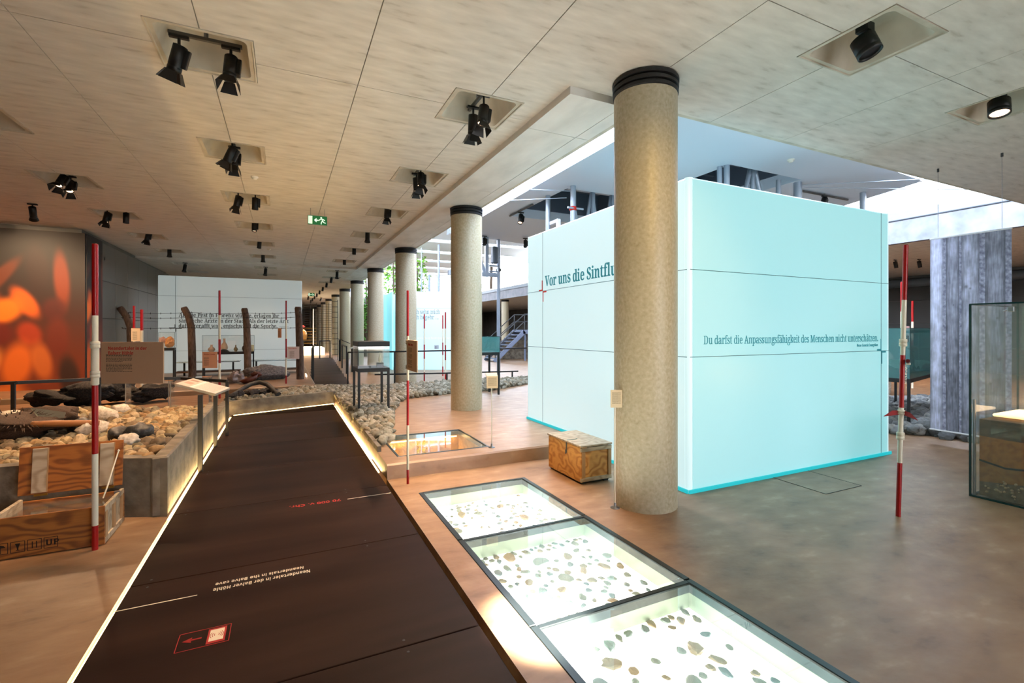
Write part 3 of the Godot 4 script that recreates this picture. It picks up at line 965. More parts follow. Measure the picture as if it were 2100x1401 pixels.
# ---------------------------------------------------------------- stone beds
func in_poly(p: Vector2, poly: PackedVector2Array) -> bool:
	return Geometry2D.is_point_in_polygon(p, poly)

func build_stones():
	var cw: Material = mats.concrete_wall
	# walled bed on the left
	var wl := MB.new()
	wl.box(Vector3(-1.03, 0.275, -7.22), Vector3(0.13, 0.55, 3.72), 0.015)
	wl.extrude(PackedVector2Array([Vector2(-0.965, -5.335), Vector2(-1.5, -5.56), Vector2(-5.5, -5.75), Vector2(-5.5, -5.9), Vector2(-1.5, -5.7), Vector2(-1.1, -5.53)]), 0.0, 0.54)
	wl.box(Vector3(-3.3, 0.2, -9.0), Vector3(4.6, 0.4, 0.14), 0.01)
	struct("wall_stone_bed", wl, cw)
	var fill := MB.new().box(Vector3(-3.3, 0.22, -7.35), Vector3(4.4, 0.42, 3.1))
	struct("floor_bed_fill", fill, flat("bed_fill", Color(0.25, 0.20, 0.14), 0.95))
	var kerb := MB.new().extrude(PackedVector2Array([Vector2(-1.1, -11.03), Vector2(1.09, -11.86), Vector2(1.09, -11.98), Vector2(-1.1, -11.16)]), 0.0, 0.28)
	kerb.extrude(PackedVector2Array([Vector2(-1.1, -11.1), Vector2(-1.1, -8.9), Vector2(-0.98, -8.9), Vector2(-0.98, -11.1)]), 0.0, 0.3)
	kerb.extrude(PackedVector2Array([Vector2(1.07, -6.2), Vector2(1.12, -6.2), Vector2(1.12, -11.9), Vector2(1.07, -11.9)]), 0.0, 0.24)
	struct("wall_kerb", kerb, cw)
	var left := PackedVector2Array([Vector2(-5.0, -5.85), Vector2(-1.5, -5.7), Vector2(-1.1, -5.52), Vector2(-1.1, -8.95), Vector2(-5.0, -8.9)])
	var right := PackedVector2Array([Vector2(1.1, -6.35), Vector2(1.34, -6.75), Vector2(1.5, -7.5), Vector2(1.78, -8.8), Vector2(2.1, -9.9), Vector2(2.45, -10.6), Vector2(3.31, -10.95), Vector2(4.63, -11.1), Vector2(6.4, -12.2), Vector2(7.2, -13.0), Vector2(5.6, -13.4), Vector2(4.0, -13.0), Vector2(2.3, -13.0), Vector2(1.1, -13.3), Vector2(-0.9, -13.0), Vector2(-1.05, -11.2), Vector2(1.1, -12.0)])
	var east := PackedVector2Array([Vector2(9.0, -4.5), Vector2(9.35, -3.95), Vector2(9.6, -2.6), Vector2(12.5, -3.4), Vector2(13.6, -6.0), Vector2(11.5, -6.9), Vector2(9.4, -6.0)])
	var kinds := []
	var low := []
	for i in 8:
		kinds.append(rocky(200 + i, 2, 0.22, 0.72))
		low.append(rocky(200 + i, 1, 0.22, 0.72))
	var tones := [Color(0.62, 0.50, 0.34), Color(0.55, 0.44, 0.30), Color(0.66, 0.58, 0.44), Color(0.50, 0.46, 0.38), Color(0.70, 0.62, 0.50), Color(0.45, 0.38, 0.29)]
	var pale := [Color(0.62, 0.60, 0.54), Color(0.55, 0.53, 0.47), Color(0.68, 0.66, 0.60), Color(0.50, 0.48, 0.42), Color(0.60, 0.55, 0.46)]
	var grey := [Color(0.50, 0.51, 0.52), Color(0.40, 0.41, 0.42), Color(0.58, 0.58, 0.57)]
	var sn := ntex([Color(0.72, 0.70, 0.66), Color(0.9, 0.9, 0.88), Color(1, 1, 1)], 0.03, 91, 4, 256)
	var sm := []
	for set_ in [tones, pale, grey]:
		var a := []
		for i in set_.size():
			var m := tri_mat("stone_%d_%d" % [sm.size(), i], sn, Vector3(2.5, 2.5, 2.5), 0.85, true)
			m.albedo_color = set_[i]
			a.append(m)
		sm.append(a)
	var mm_mat := tri_mat("stone_many", sn, Vector3(2.5, 2.5, 2.5), 0.85, true)
	mm_mat.vertex_color_use_as_albedo = true
	var beds := [
		[left, 0.47, 0.104, 150, "tan limestone cobble in the walled bed on the left", "cobbles in the walled bed", "gravel_cobble", 0, tones, 0.03],
		[right, 0.20, 0.115, 110, "pale cobble in the curved bed along the raised floor", "cobbles in the curved bed", "gravel_cobble", 1, pale, 0.02],
		[east, 0.05, 0.17, 40, "grey cobble on the floor behind the hanging tree print", "cobbles behind the hanging print", "gravel_cobble", 2, grey, 0.0]]
	for b in beds:
		var lo := Vector2(99, 99)
		var hi := Vector2(-99, -99)
		for p in b[0]:
			lo = lo.min(p)
			hi = hi.max(p)
		var spots := []
		for layer in 2:
			var s: float = b[2]
			var nx := int((hi.x - lo.x) / s)
			var nz := int((hi.y - lo.y) / s)
			for ix in nx + 1:
				for iz in nz + 1:
					var p := Vector2(lo.x + (ix + 0.5 * layer + rng.randf_range(-0.38, 0.38)) * s, lo.y + (iz + 0.5 * layer + rng.randf_range(-0.38, 0.38)) * s)
					if in_poly(p, b[0]):
						var sz: float = s * rng.randf_range(1.0, 1.75)
						var y: float = b[1] + layer * s * 0.34 + rng.randf_range(-0.015, 0.02) + b[9] * sin(p.x * 1.9) * cos(p.y * 1.4)
						var bs := Basis.from_euler(Vector3(rng.randfn(0, 0.35), rng.randf() * TAU, rng.randfn(0, 0.35))).scaled(Vector3(sz, sz, sz))
						spots.append([p.length() - layer * 0.4, Transform3D(bs, Vector3(p.x, y, p.y)), rng.randi() % 8, rng.randi() % b[8].size()])
		spots.sort_custom(func(q, r): return q[0] < r[0])
		var cut: int = b[3]
		for i in cut:
			var q: Array = spots[i]
			var o := obj(b[6], kinds[q[2]], sm[b[7]][q[3]], null, q[1])
			var at: Vector3 = q[1].origin
			var size: float = q[1].basis.get_scale().x / b[2]
			var word: String = "big" if size > 1.55 else ("small" if size < 1.2 else "middling")
			var tone: String = [["ochre", "brown", "cream", "olive grey", "pale tan", "umber"], ["pale grey", "grey", "whitish", "olive grey", "sandy"], ["grey", "dark grey", "light grey"]][b[7]][q[3]]
			var place: String
			if b[7] == 0:
				place = "in the walled bed, %s, %s" % ["beside the walkway wall" if at.x > -1.6 else ("behind the near rod" if at.x > -2.3 else "towards the fur hide"), "at the front edge" if at.z > -6.1 else ("near the front" if at.z > -6.7 else ("halfway back" if at.z > -7.4 else "far back"))]
			elif b[7] == 1:
				place = "in the curved bed, %s" % ["at its pointed front end" if at.z > -7.3 else ("before the table case" if at.z > -8.7 else ("under the table case" if at.z > -9.8 else "behind the table case")), ""][0]
				place += ", by the walkway" if at.x < 1.3 else (", in its middle" if at.x < 1.6 else ", by the raised floor")
			else:
				place = "behind the hanging print, %s" % ("at the front" if at.z > -4.2 else ("in the middle" if at.z > -5.0 else "at the back"))
			tag(o, "%s %s cobble %s" % [word, tone, place], "stone", b[5])
		for v in 8:
			var some := []
			for i in range(cut, spots.size()):
				if spots[i][2] == v:
					some.append(spots[i])
			var mm := MultiMesh.new()
			mm.transform_format = MultiMesh.TRANSFORM_3D
			mm.use_colors = true
			mm.mesh = low[v] if b[2] < 0.11 else low[v]
			mm.instance_count = some.size()
			for i in some.size():
				mm.set_instance_transform(i, some[i][1])
				mm.set_instance_color(i, b[8][some[i][3]].srgb_to_linear())
			var mi := MultiMeshInstance3D.new()
			mi.multimesh = mm
			mi.material_override = mm_mat
			if v == 0:
				mi.name = numbered("cobble_bed")
				add_child(mi)
				tag(mi, ["bed of tan limestone cobbles filling the walled planter", "curved bed of pale cobbles along the raised floor", "scatter of grey cobbles beyond the hanging tree print"][b[7]], "stones")
				mi.set_meta("kind", "stuff")
				b.append(mi)
			else:
				mi.name = "cobbles"
				b[-1].add_child(mi, true)
				mi.set_meta("kind", "stuff")
	# stones that stand out in the walled bed
	var dark := tri_mat("flint_dark", ntex([Color(0.06, 0.065, 0.07), Color(0.14, 0.145, 0.15), Color(0.42, 0.42, 0.40)], 0.03, 95, 4, 256), Vector3(3, 3, 3), 0.45)
	var white := tri_mat("stone_chalk", ntex([Color(0.50, 0.46, 0.40), Color(0.72, 0.68, 0.62), Color(0.85, 0.82, 0.78)], 0.03, 96, 4, 256), Vector3(3, 3, 3), 0.85)
	var brown := tri_mat("stone_brown", ntex([Color(0.24, 0.19, 0.15), Color(0.38, 0.31, 0.25)], 0.03, 97, 4, 256), Vector3(3, 3, 3), 0.8)
	for q in [[-1.62, -6.57, 0.22, dark, "dark grey flint nodule in the walled bed, left of the pair"], [-1.43, -6.48, 0.24, dark, "dark grey flint nodule in the walled bed, right of the pair"], [-2.62, -8.3, 0.22, brown, "brown weathered boulder on the walled bed left of the near rod"], [-2.14, -8.0, 0.28, white, "pale pitted boulder right of the near rod in the walled bed"],
		[-2.19, -7.37, 0.22, dark, "dark pointed flint in the walled bed left of the near rod"], [-2.41, -7.61, 0.16, brown, "small brown cobble beside the dark pointed flint"], [-2.1, -8.55, 0.2, white, "upright black and white nodule at the back of the bed"], [-3.2, -8.4, 0.24, white, "whitish boulder at the back edge of the walled bed"],
		[-2.0, -7.1, 0.24, white, "flat pale slab stone by the wooden shaft"], [-1.45, -6.15, 0.18, white, "mottled cobble in front of the dark flint pair"]]:
		var o := obj("boulder", kinds[int(absf(q[0] * 37)) % 8], q[3], null, Transform3D(Basis(Vector3.UP, q[0] * 9).scaled(Vector3.ONE * q[2] * 1.25), Vector3(q[0], 0.58, q[1])))
		tag(o, q[4], "stone")

# ---------------------------------------------------------------- spotlights
func spot(at: Vector3, aim: Vector3, style: String, label: String, energy: float, drop := 0.1, cone := 32.0, col := Color(1.0, 0.82, 0.64), scale_ := 1.0):
	var t := thing("spotlight", label, "spotlight", at)
	var dir := (aim - at - Vector3(0, -drop, 0)).normalized()
	var bk: Material = mats.black_lamp
	var pivot := Vector3(0, -drop, 0)
	if style != "drum":
		obj("adapter", MB.new().box(Vector3(0, 0.0, 0), Vector3(0.15, 0.025, 0.04), 0.004), bk, t)
		obj("stem", MB.new().rod(Vector3(0, -0.012, 0), pivot + Vector3(0, 0.02, 0), 0.012, 8), bk, t)
	var y := dir
	var x := y.cross(Vector3.FORWARD if absf(y.z) < 0.9 else Vector3.RIGHT).normalized()
	var xf := Transform3D(Basis(x, y, x.cross(y)), pivot)
	var r := 0.056 * scale_
	var l0 := -0.05 * scale_
	var l1 := 0.17 * scale_
	if style == "drum":
		r = 0.095
		l0 = -0.05
		l1 = 0.11
		obj("mount", MB.new().box(Vector3(0, 0.02, 0), Vector3(0.12, 0.09, 0.1), 0.01), bk, t)
	var body := MB.new().lathe([Vector2(r * 0.6, l0 - 0.008), Vector2(r, l0), Vector2(r, l1 - 0.05), Vector2(r * 0.97, l1 - 0.047), Vector2(r * 0.97, l1 - 0.04), Vector2(r, l1 - 0.037), Vector2(r, l1), Vector2(r * 0.9, l1), Vector2(r * 0.86, l1 - 0.02)], 20, xf, true, false)
	body.lathe([Vector2(0.0, l0 - 0.008), Vector2(r * 0.6, l0 - 0.008)], 20, xf, false, false)
	obj("body", body, bk, t)
	if style == "barn" or style == "box":
		var gear := MB.new().box(xf * Vector3(r * 1.15, 0.04, 0), Vector3(0.04, 0.16, 0.06), 0.006, xf.basis)
		obj("driver_box", gear, bk, t)
	if style == "barn":
		var fl := 0.085 * scale_
		for k in 4:
			var q := Basis(Vector3.UP, PI / 2 * k)
			var b := MB.new()
			var c := [q * Vector3(-r * 0.75, l1 - 0.005, r), q * Vector3(r * 0.75, l1 - 0.005, r), q * Vector3(r * 1.25, l1 + fl, r + fl * 0.45), q * Vector3(-r * 1.25, l1 + fl, r + fl * 0.45)]
			var n: Vector3 = q * Vector3(0, -0.45, 1).normalized() * 0.003
			var ins := []
			for p in c:
				ins.append(p - n)
			var mid: Vector3 = (c[0] + c[2]) / 2.0 - n * 0.5
			for f in [c, ins]:
				b.face([xf * f[0], xf * f[1], xf * f[2], xf * f[3]], xf * mid)
			for e in 4:
				var g := (e + 1) % 4
				b.face([xf * c[e], xf * c[g], xf * ins[g], xf * ins[e]], xf * mid)
			obj("barn_door", b, bk, t)
	elif style == "flare":
		obj("snoot", MB.new().lathe([Vector2(r, l1), Vector2(r * 1.35, l1 + 0.06), Vector2(r * 1.3, l1 + 0.06), Vector2(r * 0.95, l1)], 20, xf, true, false), bk, t)
	var lens := MB.new().lathe([Vector2(0.0, l1 - 0.018), Vector2(r * 0.86, l1 - 0.02)], 18, xf, false, false)
	obj("lamp_lens", lens, glow("lens_warm", Color(1.0, 0.82, 0.66), 2.6) if energy > 0.0 else bk, t)
	if energy > 0.0:
		var s := SpotLight3D.new()
		s.name = "beam"
		s.position = xf * Vector3(0, l1 + 0.004, 0)
		s.basis = Basis.looking_at(dir, Vector3.RIGHT if absf(dir.x) < 0.9 else Vector3.UP)
		s.light_color = col
		s.light_energy = energy
		s.spot_angle = cone
		s.spot_angle_attenuation = 0.8
		s.spot_range = 40.0
		s.spot_attenuation = 2.0
		s.light_size = 0.04
		s.shadow_enabled = true
		t.add_child(s)

func track(at: Vector3, along_x: bool, n: float, label: String):
	var t := thing("light_track", label, "track", at)
	var d := Vector3(n, 0.03, 0.035) if along_x else Vector3(0.035, 0.03, n)
	obj("rail", MB.new().box(Vector3.ZERO, d, 0.003), flat("rail_grey", Color(0.35, 0.35, 0.34), 0.4, 0.5), t)
	obj("hanger", MB.new().rod(Vector3(0, 0.012, 0), Vector3(0, 0.17, 0), 0.018, 10), mats.steel, t)
	var pts := []
	for k in 9:
		var a := PI * k / 8.0
		pts.append(Vector3(0.11 * cos(a), 0.14 - 0.07 * sin(a), 0.03))
	obj("cable", MB.new().tube(pts, 0.008, 6), mats.white_plastic, t)

func build_spots():
	var bar := 4.29
	# [recess x, recess z, along x, spots: [offset, aim, style, label, energy, drop]]
	var sets := [
		[-0.62, -5.0, true, [[-0.20, Vector3(-2.0, 0.5, -6.4), "barn", "black spotlight with open barn doors tilted left, in the nearest ceiling recess", 11.0, 0.13], [0.19, Vector3(-0.7, 0.0, -4.2), "barn", "black spotlight with open barn doors hanging straight, in the nearest ceiling recess", 3.0, 0.13]]],
		[-0.62, -7.6, false, [[-0.1, Vector3(-0.75, 0.5, -7.0), "barn", "upright black spotlight of the crossed pair in the second recess", 4.0, 0.12], [0.2, Vector3(-2.2, 0.5, -8.0), "barn", "left leaning black spotlight of the crossed pair in the second recess", 10.0, 0.15]]],
		[-0.62, -10.2, true, [[-0.14, Vector3(-1.4, 0.5, -9.6), "barn", "left black spotlight of the pair in the third recess of the middle row", 8.0, 0.12], [0.14, Vector3(-0.6, 0.0, -10.5), "box", "right black spotlight of the pair in the third recess of the middle row", 4.0, 0.12]]],
		[-3.2, -10.2, false, [[0.16, Vector3(-3.9, 0.5, -7.6), "barn", "black spotlight with flaps, front one in the leftmost recess pair", 10.0, 0.12], [-0.16, Vector3(-2.9, 0.5, -8.0), "barn", "black spotlight half hidden behind its twin in the leftmost recess", 9.0, 0.12]]],
		[-3.2, -12.8, true, [[-0.16, Vector3(-3.9, 0.3, -11.9), "barn", "black spotlight leaning left above the fire mural's edge", 9.0, 0.12], [0.16, Vector3(-3.1, 0.3, -12.8), "plain", "short black spotlight shining straight down above the fire mural's edge", 8.0, 0.1]]],
		[1.96, -5.0, false, [[-0.14, Vector3(2.0, 0.0, -5.8), "barn", "black spotlight hanging right in the recess beside the light well edge", 6.0, 0.14], [0.18, Vector3(1.15, 0.0, -4.1), "barn", "black spotlight leaning forward in the recess beside the light well edge", 16.0, 0.17]]],
		[1.96, -7.6, false, [[-0.14, Vector3(2.1, 0.17, -7.4), "barn", "right black spotlight in the second recess along the light well", 7.0, 0.12], [0.14, Vector3(1.7, 0.17, -6.6), "barn", "left black spotlight in the second recess along the light well", 7.0, 0.12]]]]
	for s in sets:
		track(Vector3(s[0], bar, s[1]), s[2], 0.56, "short grey lamp rail in the ceiling recess above " + ["the near rod", "the walkway", "the stone bed edge", "the fire mural", "the grey wall corner", "the light pits", "the floor window"][sets.find(s)])
		for q in s[3]:
			spot(Vector3(s[0] + (q[0] if s[2] else 0.0), bar - 0.028, s[1] + (0.0 if s[2] else q[0])), q[1], q[2], q[3], q[4], q[5])
	var singles := [[1.96, -10.2, Vector3(1.6, 0.3, -9.6), "barn", 11.0], [1.96, -12.8, Vector3(1.8, 0.3, -12.2), "flare", 6.0], [1.96, -15.4, Vector3(1.95, 0, -15.5), "plain", 5.0], [1.96, -18.0, Vector3(1.95, 0, -18.1), "plain", 5.0], [-0.62, -12.8, Vector3(-0.7, 0.3, -12.4), "box", 7.0], [-0.62, -15.4, Vector3(-0.9, 0.3, -15.2), "plain", 5.0], [-0.62, -18.0, Vector3(-0.6, 0.3, -18.1), "flare", 2.0], [-3.2, -15.4, Vector3(-3.8, 0.3, -15.0), "barn", 4.0], [-3.2, -18.0, Vector3(-3.1, 0.3, -17.6), "flare", 2.0]]
	var rows := {1.96: "right", -0.62: "middle", -3.2: "left"}
	for s in singles:
		spot(Vector3(s[0], 4.3, s[1]), s[2], s[3], "single black %s spotlight in the %s recess row, %s" % [{"barn": "flapped", "flare": "flared", "plain": "tubular", "box": "boxed"}[s[3]], rows[s[0]], {-10.2: "above the curved stone bed", -12.8: "level with the kerb", -15.4: "above the fence posts" if s[0] < 0 else "above the far walkway start", -18.0: "nearest the saying wall" if s[0] < 0 else "before the ceiling edge"}[s[1]]], s[4])
	for q in [[-0.62, -20.6, "middle"], [-3.2, -20.6, "left"], [1.96, -20.6, "right"]]:
		spot(Vector3(q[0], LOW + 0.02, q[1]), Vector3(q[0] - 0.3, 0, q[1] + 1.2), "flare", "small black spotlight beyond the ceiling edge in the %s row" % q[2], 2.0)
	var ord := ["first", "second", "third", "fourth", "fifth", "sixth", "seventh", "eighth"]
	for k in 8:
		spot(Vector3(1.96, LOW + 0.02, -23.2 - 2.607 * k), Vector3(1.5, 0, -23.3 - 2.607 * k), "plain", "tiny black spotlight far down the corridor ceiling, %s beyond the saying wall" % ord[k], 4.0)
		if k > 1:
			spot(Vector3(-0.62, LOW + 0.02, -23.2 - 2.607 * k), Vector3(-0.6, 0, -23.3 - 2.607 * k), "plain", "tiny black spotlight in the far left corridor row, %s of the distant ones" % ord[k - 2], 4.0)
	# drum lights near the viewer and the rest of the grid behind the camera
	spot(Vector3(4.53, 4.30, -2.42), Vector3(5.2, 0, -1.0), "drum", "black drum spotlight tilted away in the recess above the turquoise box", 0.0, 0.11)
	spot(Vector3(7.11, 4.30, -2.45), Vector3(6.2, 0.0, -2.0), "drum", "lit black drum spotlight in the recess at the right edge", 1.2, 0.11, 45.0, Color(1.0, 0.9, 0.82))
	for p in [[-0.62, 0.21, 1.6, "near middle"], [-3.2, 0.21, 1.0, "near left"], [-3.2, 2.8, 2.0, "rear left"], [-0.62, 2.8, 2.0, "rear middle"], [4.53, 2.8, 1.0, "rear right"], [-5.8, -2.4, 2.0, "outer left"], [-3.2, -2.4, 0.9, "left of the crates"]]:
		spot(Vector3(p[0], 4.30, p[1]), Vector3(p[0] + 0.2, 0, p[1] - 0.3), "drum", "black drum spotlight in a ceiling recess behind the viewer, %s bay" % p[3], p[2], 0.11, 50.0, Color(1.0, 0.82, 0.64))
	# lamps in the bay east of the light well
	for q in [[16.4, -6.6, "double black spotlight under the ceiling beyond the light well, left of the print"], [18.6, -9.0, "left of two black spotlights near the dark right wall"], [19.2, -8.6, "right of two black spotlights near the dark right wall"], [20.5, -3.0, "black spotlight in the dark bay behind the hanging print"]]:
		spot(Vector3(q[0], LOW - 0.03, q[1]), Vector3(q[0] + 0.6, 0, q[1] + 0.4), "box", q[2], 6.0, 0.1, 40.0)
	# stage lamps on rails under the soffit
	track(Vector3(4.95, 4.47, -9.9), false, 1.2, "thin lamp rail under the soffit left of the lattice bracket")
	spot(Vector3(5.0, 4.45, -10.0), Vector3(4.6, 3.0, -9.6), "box", "stage lamp under the soffit left of the lattice bracket", 3.0, 0.1, 30.0)
	track(Vector3(10.0, 4.47, -6.1), true, 1.6, "black lamp rail under the soffit at the right")
	spot(Vector3(10.0, 4.45, -6.1), Vector3(9.7, 3.0, -6.3), "box", "stage lamp hanging from the right soffit rail", 0.0, 0.08, 30.0)
	for q in [[5.35, -13.1, "left"], [6.6, -12.9, "middle"], [6.95, -12.2, "right"]]:
		spot(Vector3(q[0], 4.47, q[1]), Vector3(q[0] - 0.2, 3.0, q[1] + 0.3), "box", "stage lamp at the rear edge of the soffit, %s of three" % q[2], 0.0, 0.1)
	for q in [[-5.8, -10.2, Vector3(-6.0, 1.2, -14.9), "left"], [-5.8, -12.8, Vector3(-5.2, 2.4, -14.9), "middle"], [-4.4, -12.4, Vector3(-4.9, 1.0, -14.9), "right"]]:
		spot(Vector3(q[0], 4.3 if q[0] < -5 else CEIL - 0.02, q[1]), q[2], "flare", "black spotlight washing the fire mural, %s of three" % q[3], 6.5, 0.1, 48.0, Color(1.0, 0.84, 0.66))
	spot(Vector3(2.1, 4.30, 0.21), Vector3(3.1, 2.0, -3.7), "drum", "black drum spotlight behind the viewer aimed at the foreground column", 6.0, 0.11, 24.0, Color(1.0, 0.80, 0.42))
	# framing lamp that throws the bright patch beside the walkway
	spot(Vector3(1.8, 4.30, 0.21), Vector3(1.36, 0.0, -2.45), "drum", "narrow black drum spotlight behind the viewer aimed at the walkway edge", 420.0, 0.11, 4.3, Color(1.0, 0.97, 0.93))
	
# ---------------------------------------------------------------- survey rods and boards
func ranging_rod(label: String, at: Vector3, cuts: Array, r: float, first_red := true, lean := Vector3.ZERO) -> Node3D:   # cuts: heights of the band edges from the top down
	var t := thing("ranging_rod", label, "survey rod", at)
	var top: float = cuts[0]
	var red := first_red
	for i in cuts.size() - 1:
		var a: float = cuts[i + 1]
		var b: float = cuts[i]
		obj("red_band" if red else "white_band", MB.new().lathe([Vector2(r, a - at.y), Vector2(r, b - at.y - 0.001)], 16), mats.rod_red if red else mats.rod_white, t)
		red = not red
	obj("cap", MB.new().lathe([Vector2(r, top - at.y), Vector2(r * 0.9, top - at.y + 0.006), Vector2(0.0, top - at.y + 0.008)], 16, Transform3D(), true, false), mats.rod_red if first_red else mats.rod_white, t)
	if lean != Vector3.ZERO:
		var y := (Vector3(0, top - at.y, 0) + lean).normalized()
		var x := Vector3(y.y, -y.x, 0).normalized()
		t.basis = Basis(x, y, x.cross(y))
	return t

func clamp_ring(parent: Node, y: float, r: float, h: float):
	obj("collar", MB.new().lathe([Vector2(r + 0.004, y - h / 2), Vector2(r + 0.011, y - h / 2 + 0.003), Vector2(r + 0.011, y - 0.003), Vector2(r + 0.006, y), Vector2(r + 0.011, y + 0.003), Vector2(r + 0.011, y + h / 2 - 0.003), Vector2(r + 0.004, y + h / 2)], 16), mats.rod_white, parent)

func board(label: String, at: Vector3, w: float, h: float, turn: float, paper: Color, sd: int, title: Array, cols := [[0.12, 0.54, 0.25, 0.92]], emn := 0.035) -> Node3D:
	var t := thing("information_board", label, "sign", at, turn)
	var m := flat("board_print_%d" % sd, Color.WHITE, 0.7)
	m.albedo_texture = panels_of_text(w, h, 2, sd, paper, Color(0.16, 0.13, 0.11), cols)
	obj("panel", MB.new().box(Vector3.ZERO, Vector3(w, h, 0.012), 0.002), flat("board_%d" % sd, paper, 0.7), t)
	obj("print", MB.new().sheet(w - 0.004, h - 0.004, 0.0126), m, t)
	var y := h / 2 - emn * 1.4
	for q in title:
		var r := fit_text(q[0], q[1], emn, font("Droid Sans", 700))
		obj("title_lettering", r[0], mats.ink_red, t, Transform3D(Basis().scaled(Vector3(r[1], 1, 0.4)), Vector3(-w / 2 + w * 0.12 + r[2], y, 0.0066)))
		y -= emn * 1.05
	return t

func build_rods_and_signs():
	# the near left rod carries the board about the cave
	var rod := ranging_rod("thick red and white survey rod at left in front of the open crate, carrying a board", Vector3(-1.33, 0, -4.78), [2.384, 1.83, 1.285, 0.75, 0.19, 0.0], 0.0205)
	for y in [1.60, 1.37]:
		clamp_ring(rod, y, 0.0205, 0.055)
	obj("sleeve", MB.new().lathe([Vector2(0.026, 1.29), Vector2(0.026, 1.63)], 16), mats.rod_white, rod)
	board("tan board titled in red about Neanderthals in the Balve cave, on the near left rod", Vector3(-1.065, 1.46, -4.655), 0.487, 0.325, -0.445, Color(0.66, 0.52, 0.40), 1, [["Neandertaler in der", 0.30], ["Balver Höhle", 0.195]], [[0.08, 0.50, 0.29, 0.74]])
	# rod in front of the raised floor, board seen edge-on
	var mid := ranging_rod("red and white survey rod standing at the front of the raised floor", Vector3(1.25, 0, -5.32), [2.15, 1.649, 1.154, 0.653, 0.158, 0.0], 0.0135)
	for y in [1.58, 1.30]:
		clamp_ring(mid, y, 0.0135, 0.05)
	board("narrow beige board seen almost edge-on, on the rod before the raised floor", Vector3(1.245, 1.44, -5.09), 0.42, 0.33, -PI / 2, Color(0.80, 0.68, 0.54), 2, [["Wilde Zeiten", 0.2]])
	# leaning rod on the right with markers
	var rr := ranging_rod("leaning red and white survey rod on the right in front of the turquoise box", Vector3(5.11, 0, -2.45), [2.497, 1.994, 1.486, 1.0015, 0.494, 0.0], 0.0195, true, Vector3(0.065, 0, 0.03))
	for y in [1.60, 0.74]:
		clamp_ring(rr, y, 0.0195, 0.07)
	clamp_ring(rr, 0.96, 0.0195, 0.04)
	var txt := lettering("... Mutation", 0.042, font("Droid Sans", 700), 0.002)
	obj("lettering", txt, mats.rod_white, rr, Transform3D(Basis(Vector3.UP, -0.45) * Basis(Vector3(0, 0, 1), PI / 2), Vector3(0.014, 1.17, 0.018)))
	var tick := lettering("1000", 0.03, font("Droid Sans", 700), 0.002)
	obj("lettering", tick, mats.ink_black, rr, Transform3D(Basis(Vector3.UP, -0.45) * Basis(Vector3(0, 0, 1), PI / 2), Vector3(0.018, 1.60, 0.027)))
	for k in 3:
		var q := Basis(Vector3.UP, 0.5 + TAU * k / 3.0)
		var fin := MB.new()
		var c := [q * Vector3(0.022, 0.02, 0), q * Vector3(0.022, -0.02, 0), q * Vector3(0.14, -0.045, 0.02), q * Vector3(0.07, 0.015, 0.01)]
		for s in [0.0, 0.004]:
			fin.face([c[0] + Vector3(0, 0, s), c[1] + Vector3(0, 0, s), c[2] + Vector3(0, 0, s), c[3] + Vector3(0, 0, s)], c[0] + Vector3(0, 0, 0.002))
		obj("red_marker", fin, mats.rod_red, rr, Transform3D(Basis(), Vector3(0, 0.955, 0)))
	var arm := thing("pointer", "small red pointer with black tip clamped across the leaning rod", "pointer", Vector3(5.155, 1.42, -2.43), 0.45)
	obj("shaft", MB.new().rod(Vector3(-0.13, 0.02, 0.03), Vector3(0.05, 0, 0.03), 0.016, 10), flat("wine_red", Color(0.35, 0.02, 0.05), 0.5), arm)
	obj("black_tip", MB.new().rod(Vector3(0.05, 0, 0.03), Vector3(0.11, -0.008, 0.03), 0.017, 10, 0.012), mats.black_metal, arm)
	obj("paper_flag", MB.new().box(Vector3(-0.02, -0.012, 0.035), Vector3(0.2, 0.012, 0.03)), mats.rod_white, arm)
	# rods further off
	ranging_rod("survey rod before the saying wall, with bright red top", Vector3(-1.19, 0.3, -11.5), [2.52, 2.02, 1.52, 1.03, 0.69, 0.3], 0.022)
	ranging_rod("thin survey rod near the right end of the saying wall", Vector3(0.06, 0.3, -13.89), [2.47, 1.975, 1.48, 0.985, 0.515, 0.3], 0.019)
	board("peach board on the survey rod before the saying wall", Vector3(-1.345, 1.105, -11.36), 0.30, 0.33, -0.44, Color(0.85, 0.62, 0.48), 3, [["Kleine Leute", 0.22]], [[0.10, 0.45, 0.34, 0.85]])
	board("white board with red title near the right end of the saying wall", Vector3(0.225, 1.12, -13.63), 0.31, 0.32, -0.44, Color(0.82, 0.78, 0.80), 4, [["Handel", 0.2]], [[0.2, 0.6, 0.38, 0.9]])
	board("small orange board standing before the saying wall's right end", Vector3(-0.1, 1.62, -15.2), 0.10, 0.27, -0.44, Color(0.80, 0.56, 0.40), 5, [])
	ranging_rod("wine red tipped survey rod beside the leftmost fence post", Vector3(-3.1, 0.3, -13.67), [2.26, 1.75, 1.25, 0.75, 0.3], 0.025)
	ranging_rod("orange red tipped survey rod right of the wine red tipped one", Vector3(-2.92, 0.3, -13.5), [2.17, 1.70, 1.2, 0.7, 0.3], 0.03)
	board("cream board on the two survey rods near the grey wall", Vector3(-3.02, 1.60, -13.55), 0.26, 0.30, -0.44, Color(0.90, 0.82, 0.70), 6, [])
	ranging_rod("left of three thin survey rods before the far turquoise box", Vector3(4.08, 0.0, -15.1), [2.21, 1.75, 1.24, 0.78, 0.35, 0.0], 0.022)
	ranging_rod("middle of three thin survey rods before the far turquoise box", Vector3(4.5, 0.0, -14.2), [2.25, 1.75, 1.24, 0.78, 0.35, 0.0], 0.022)
	ranging_rod("right of three thin survey rods before the far turquoise box", Vector3(5.33, 0.0, -17.14), [2.24, 1.75, 1.24, 0.78, 0.35, 0.0], 0.022)
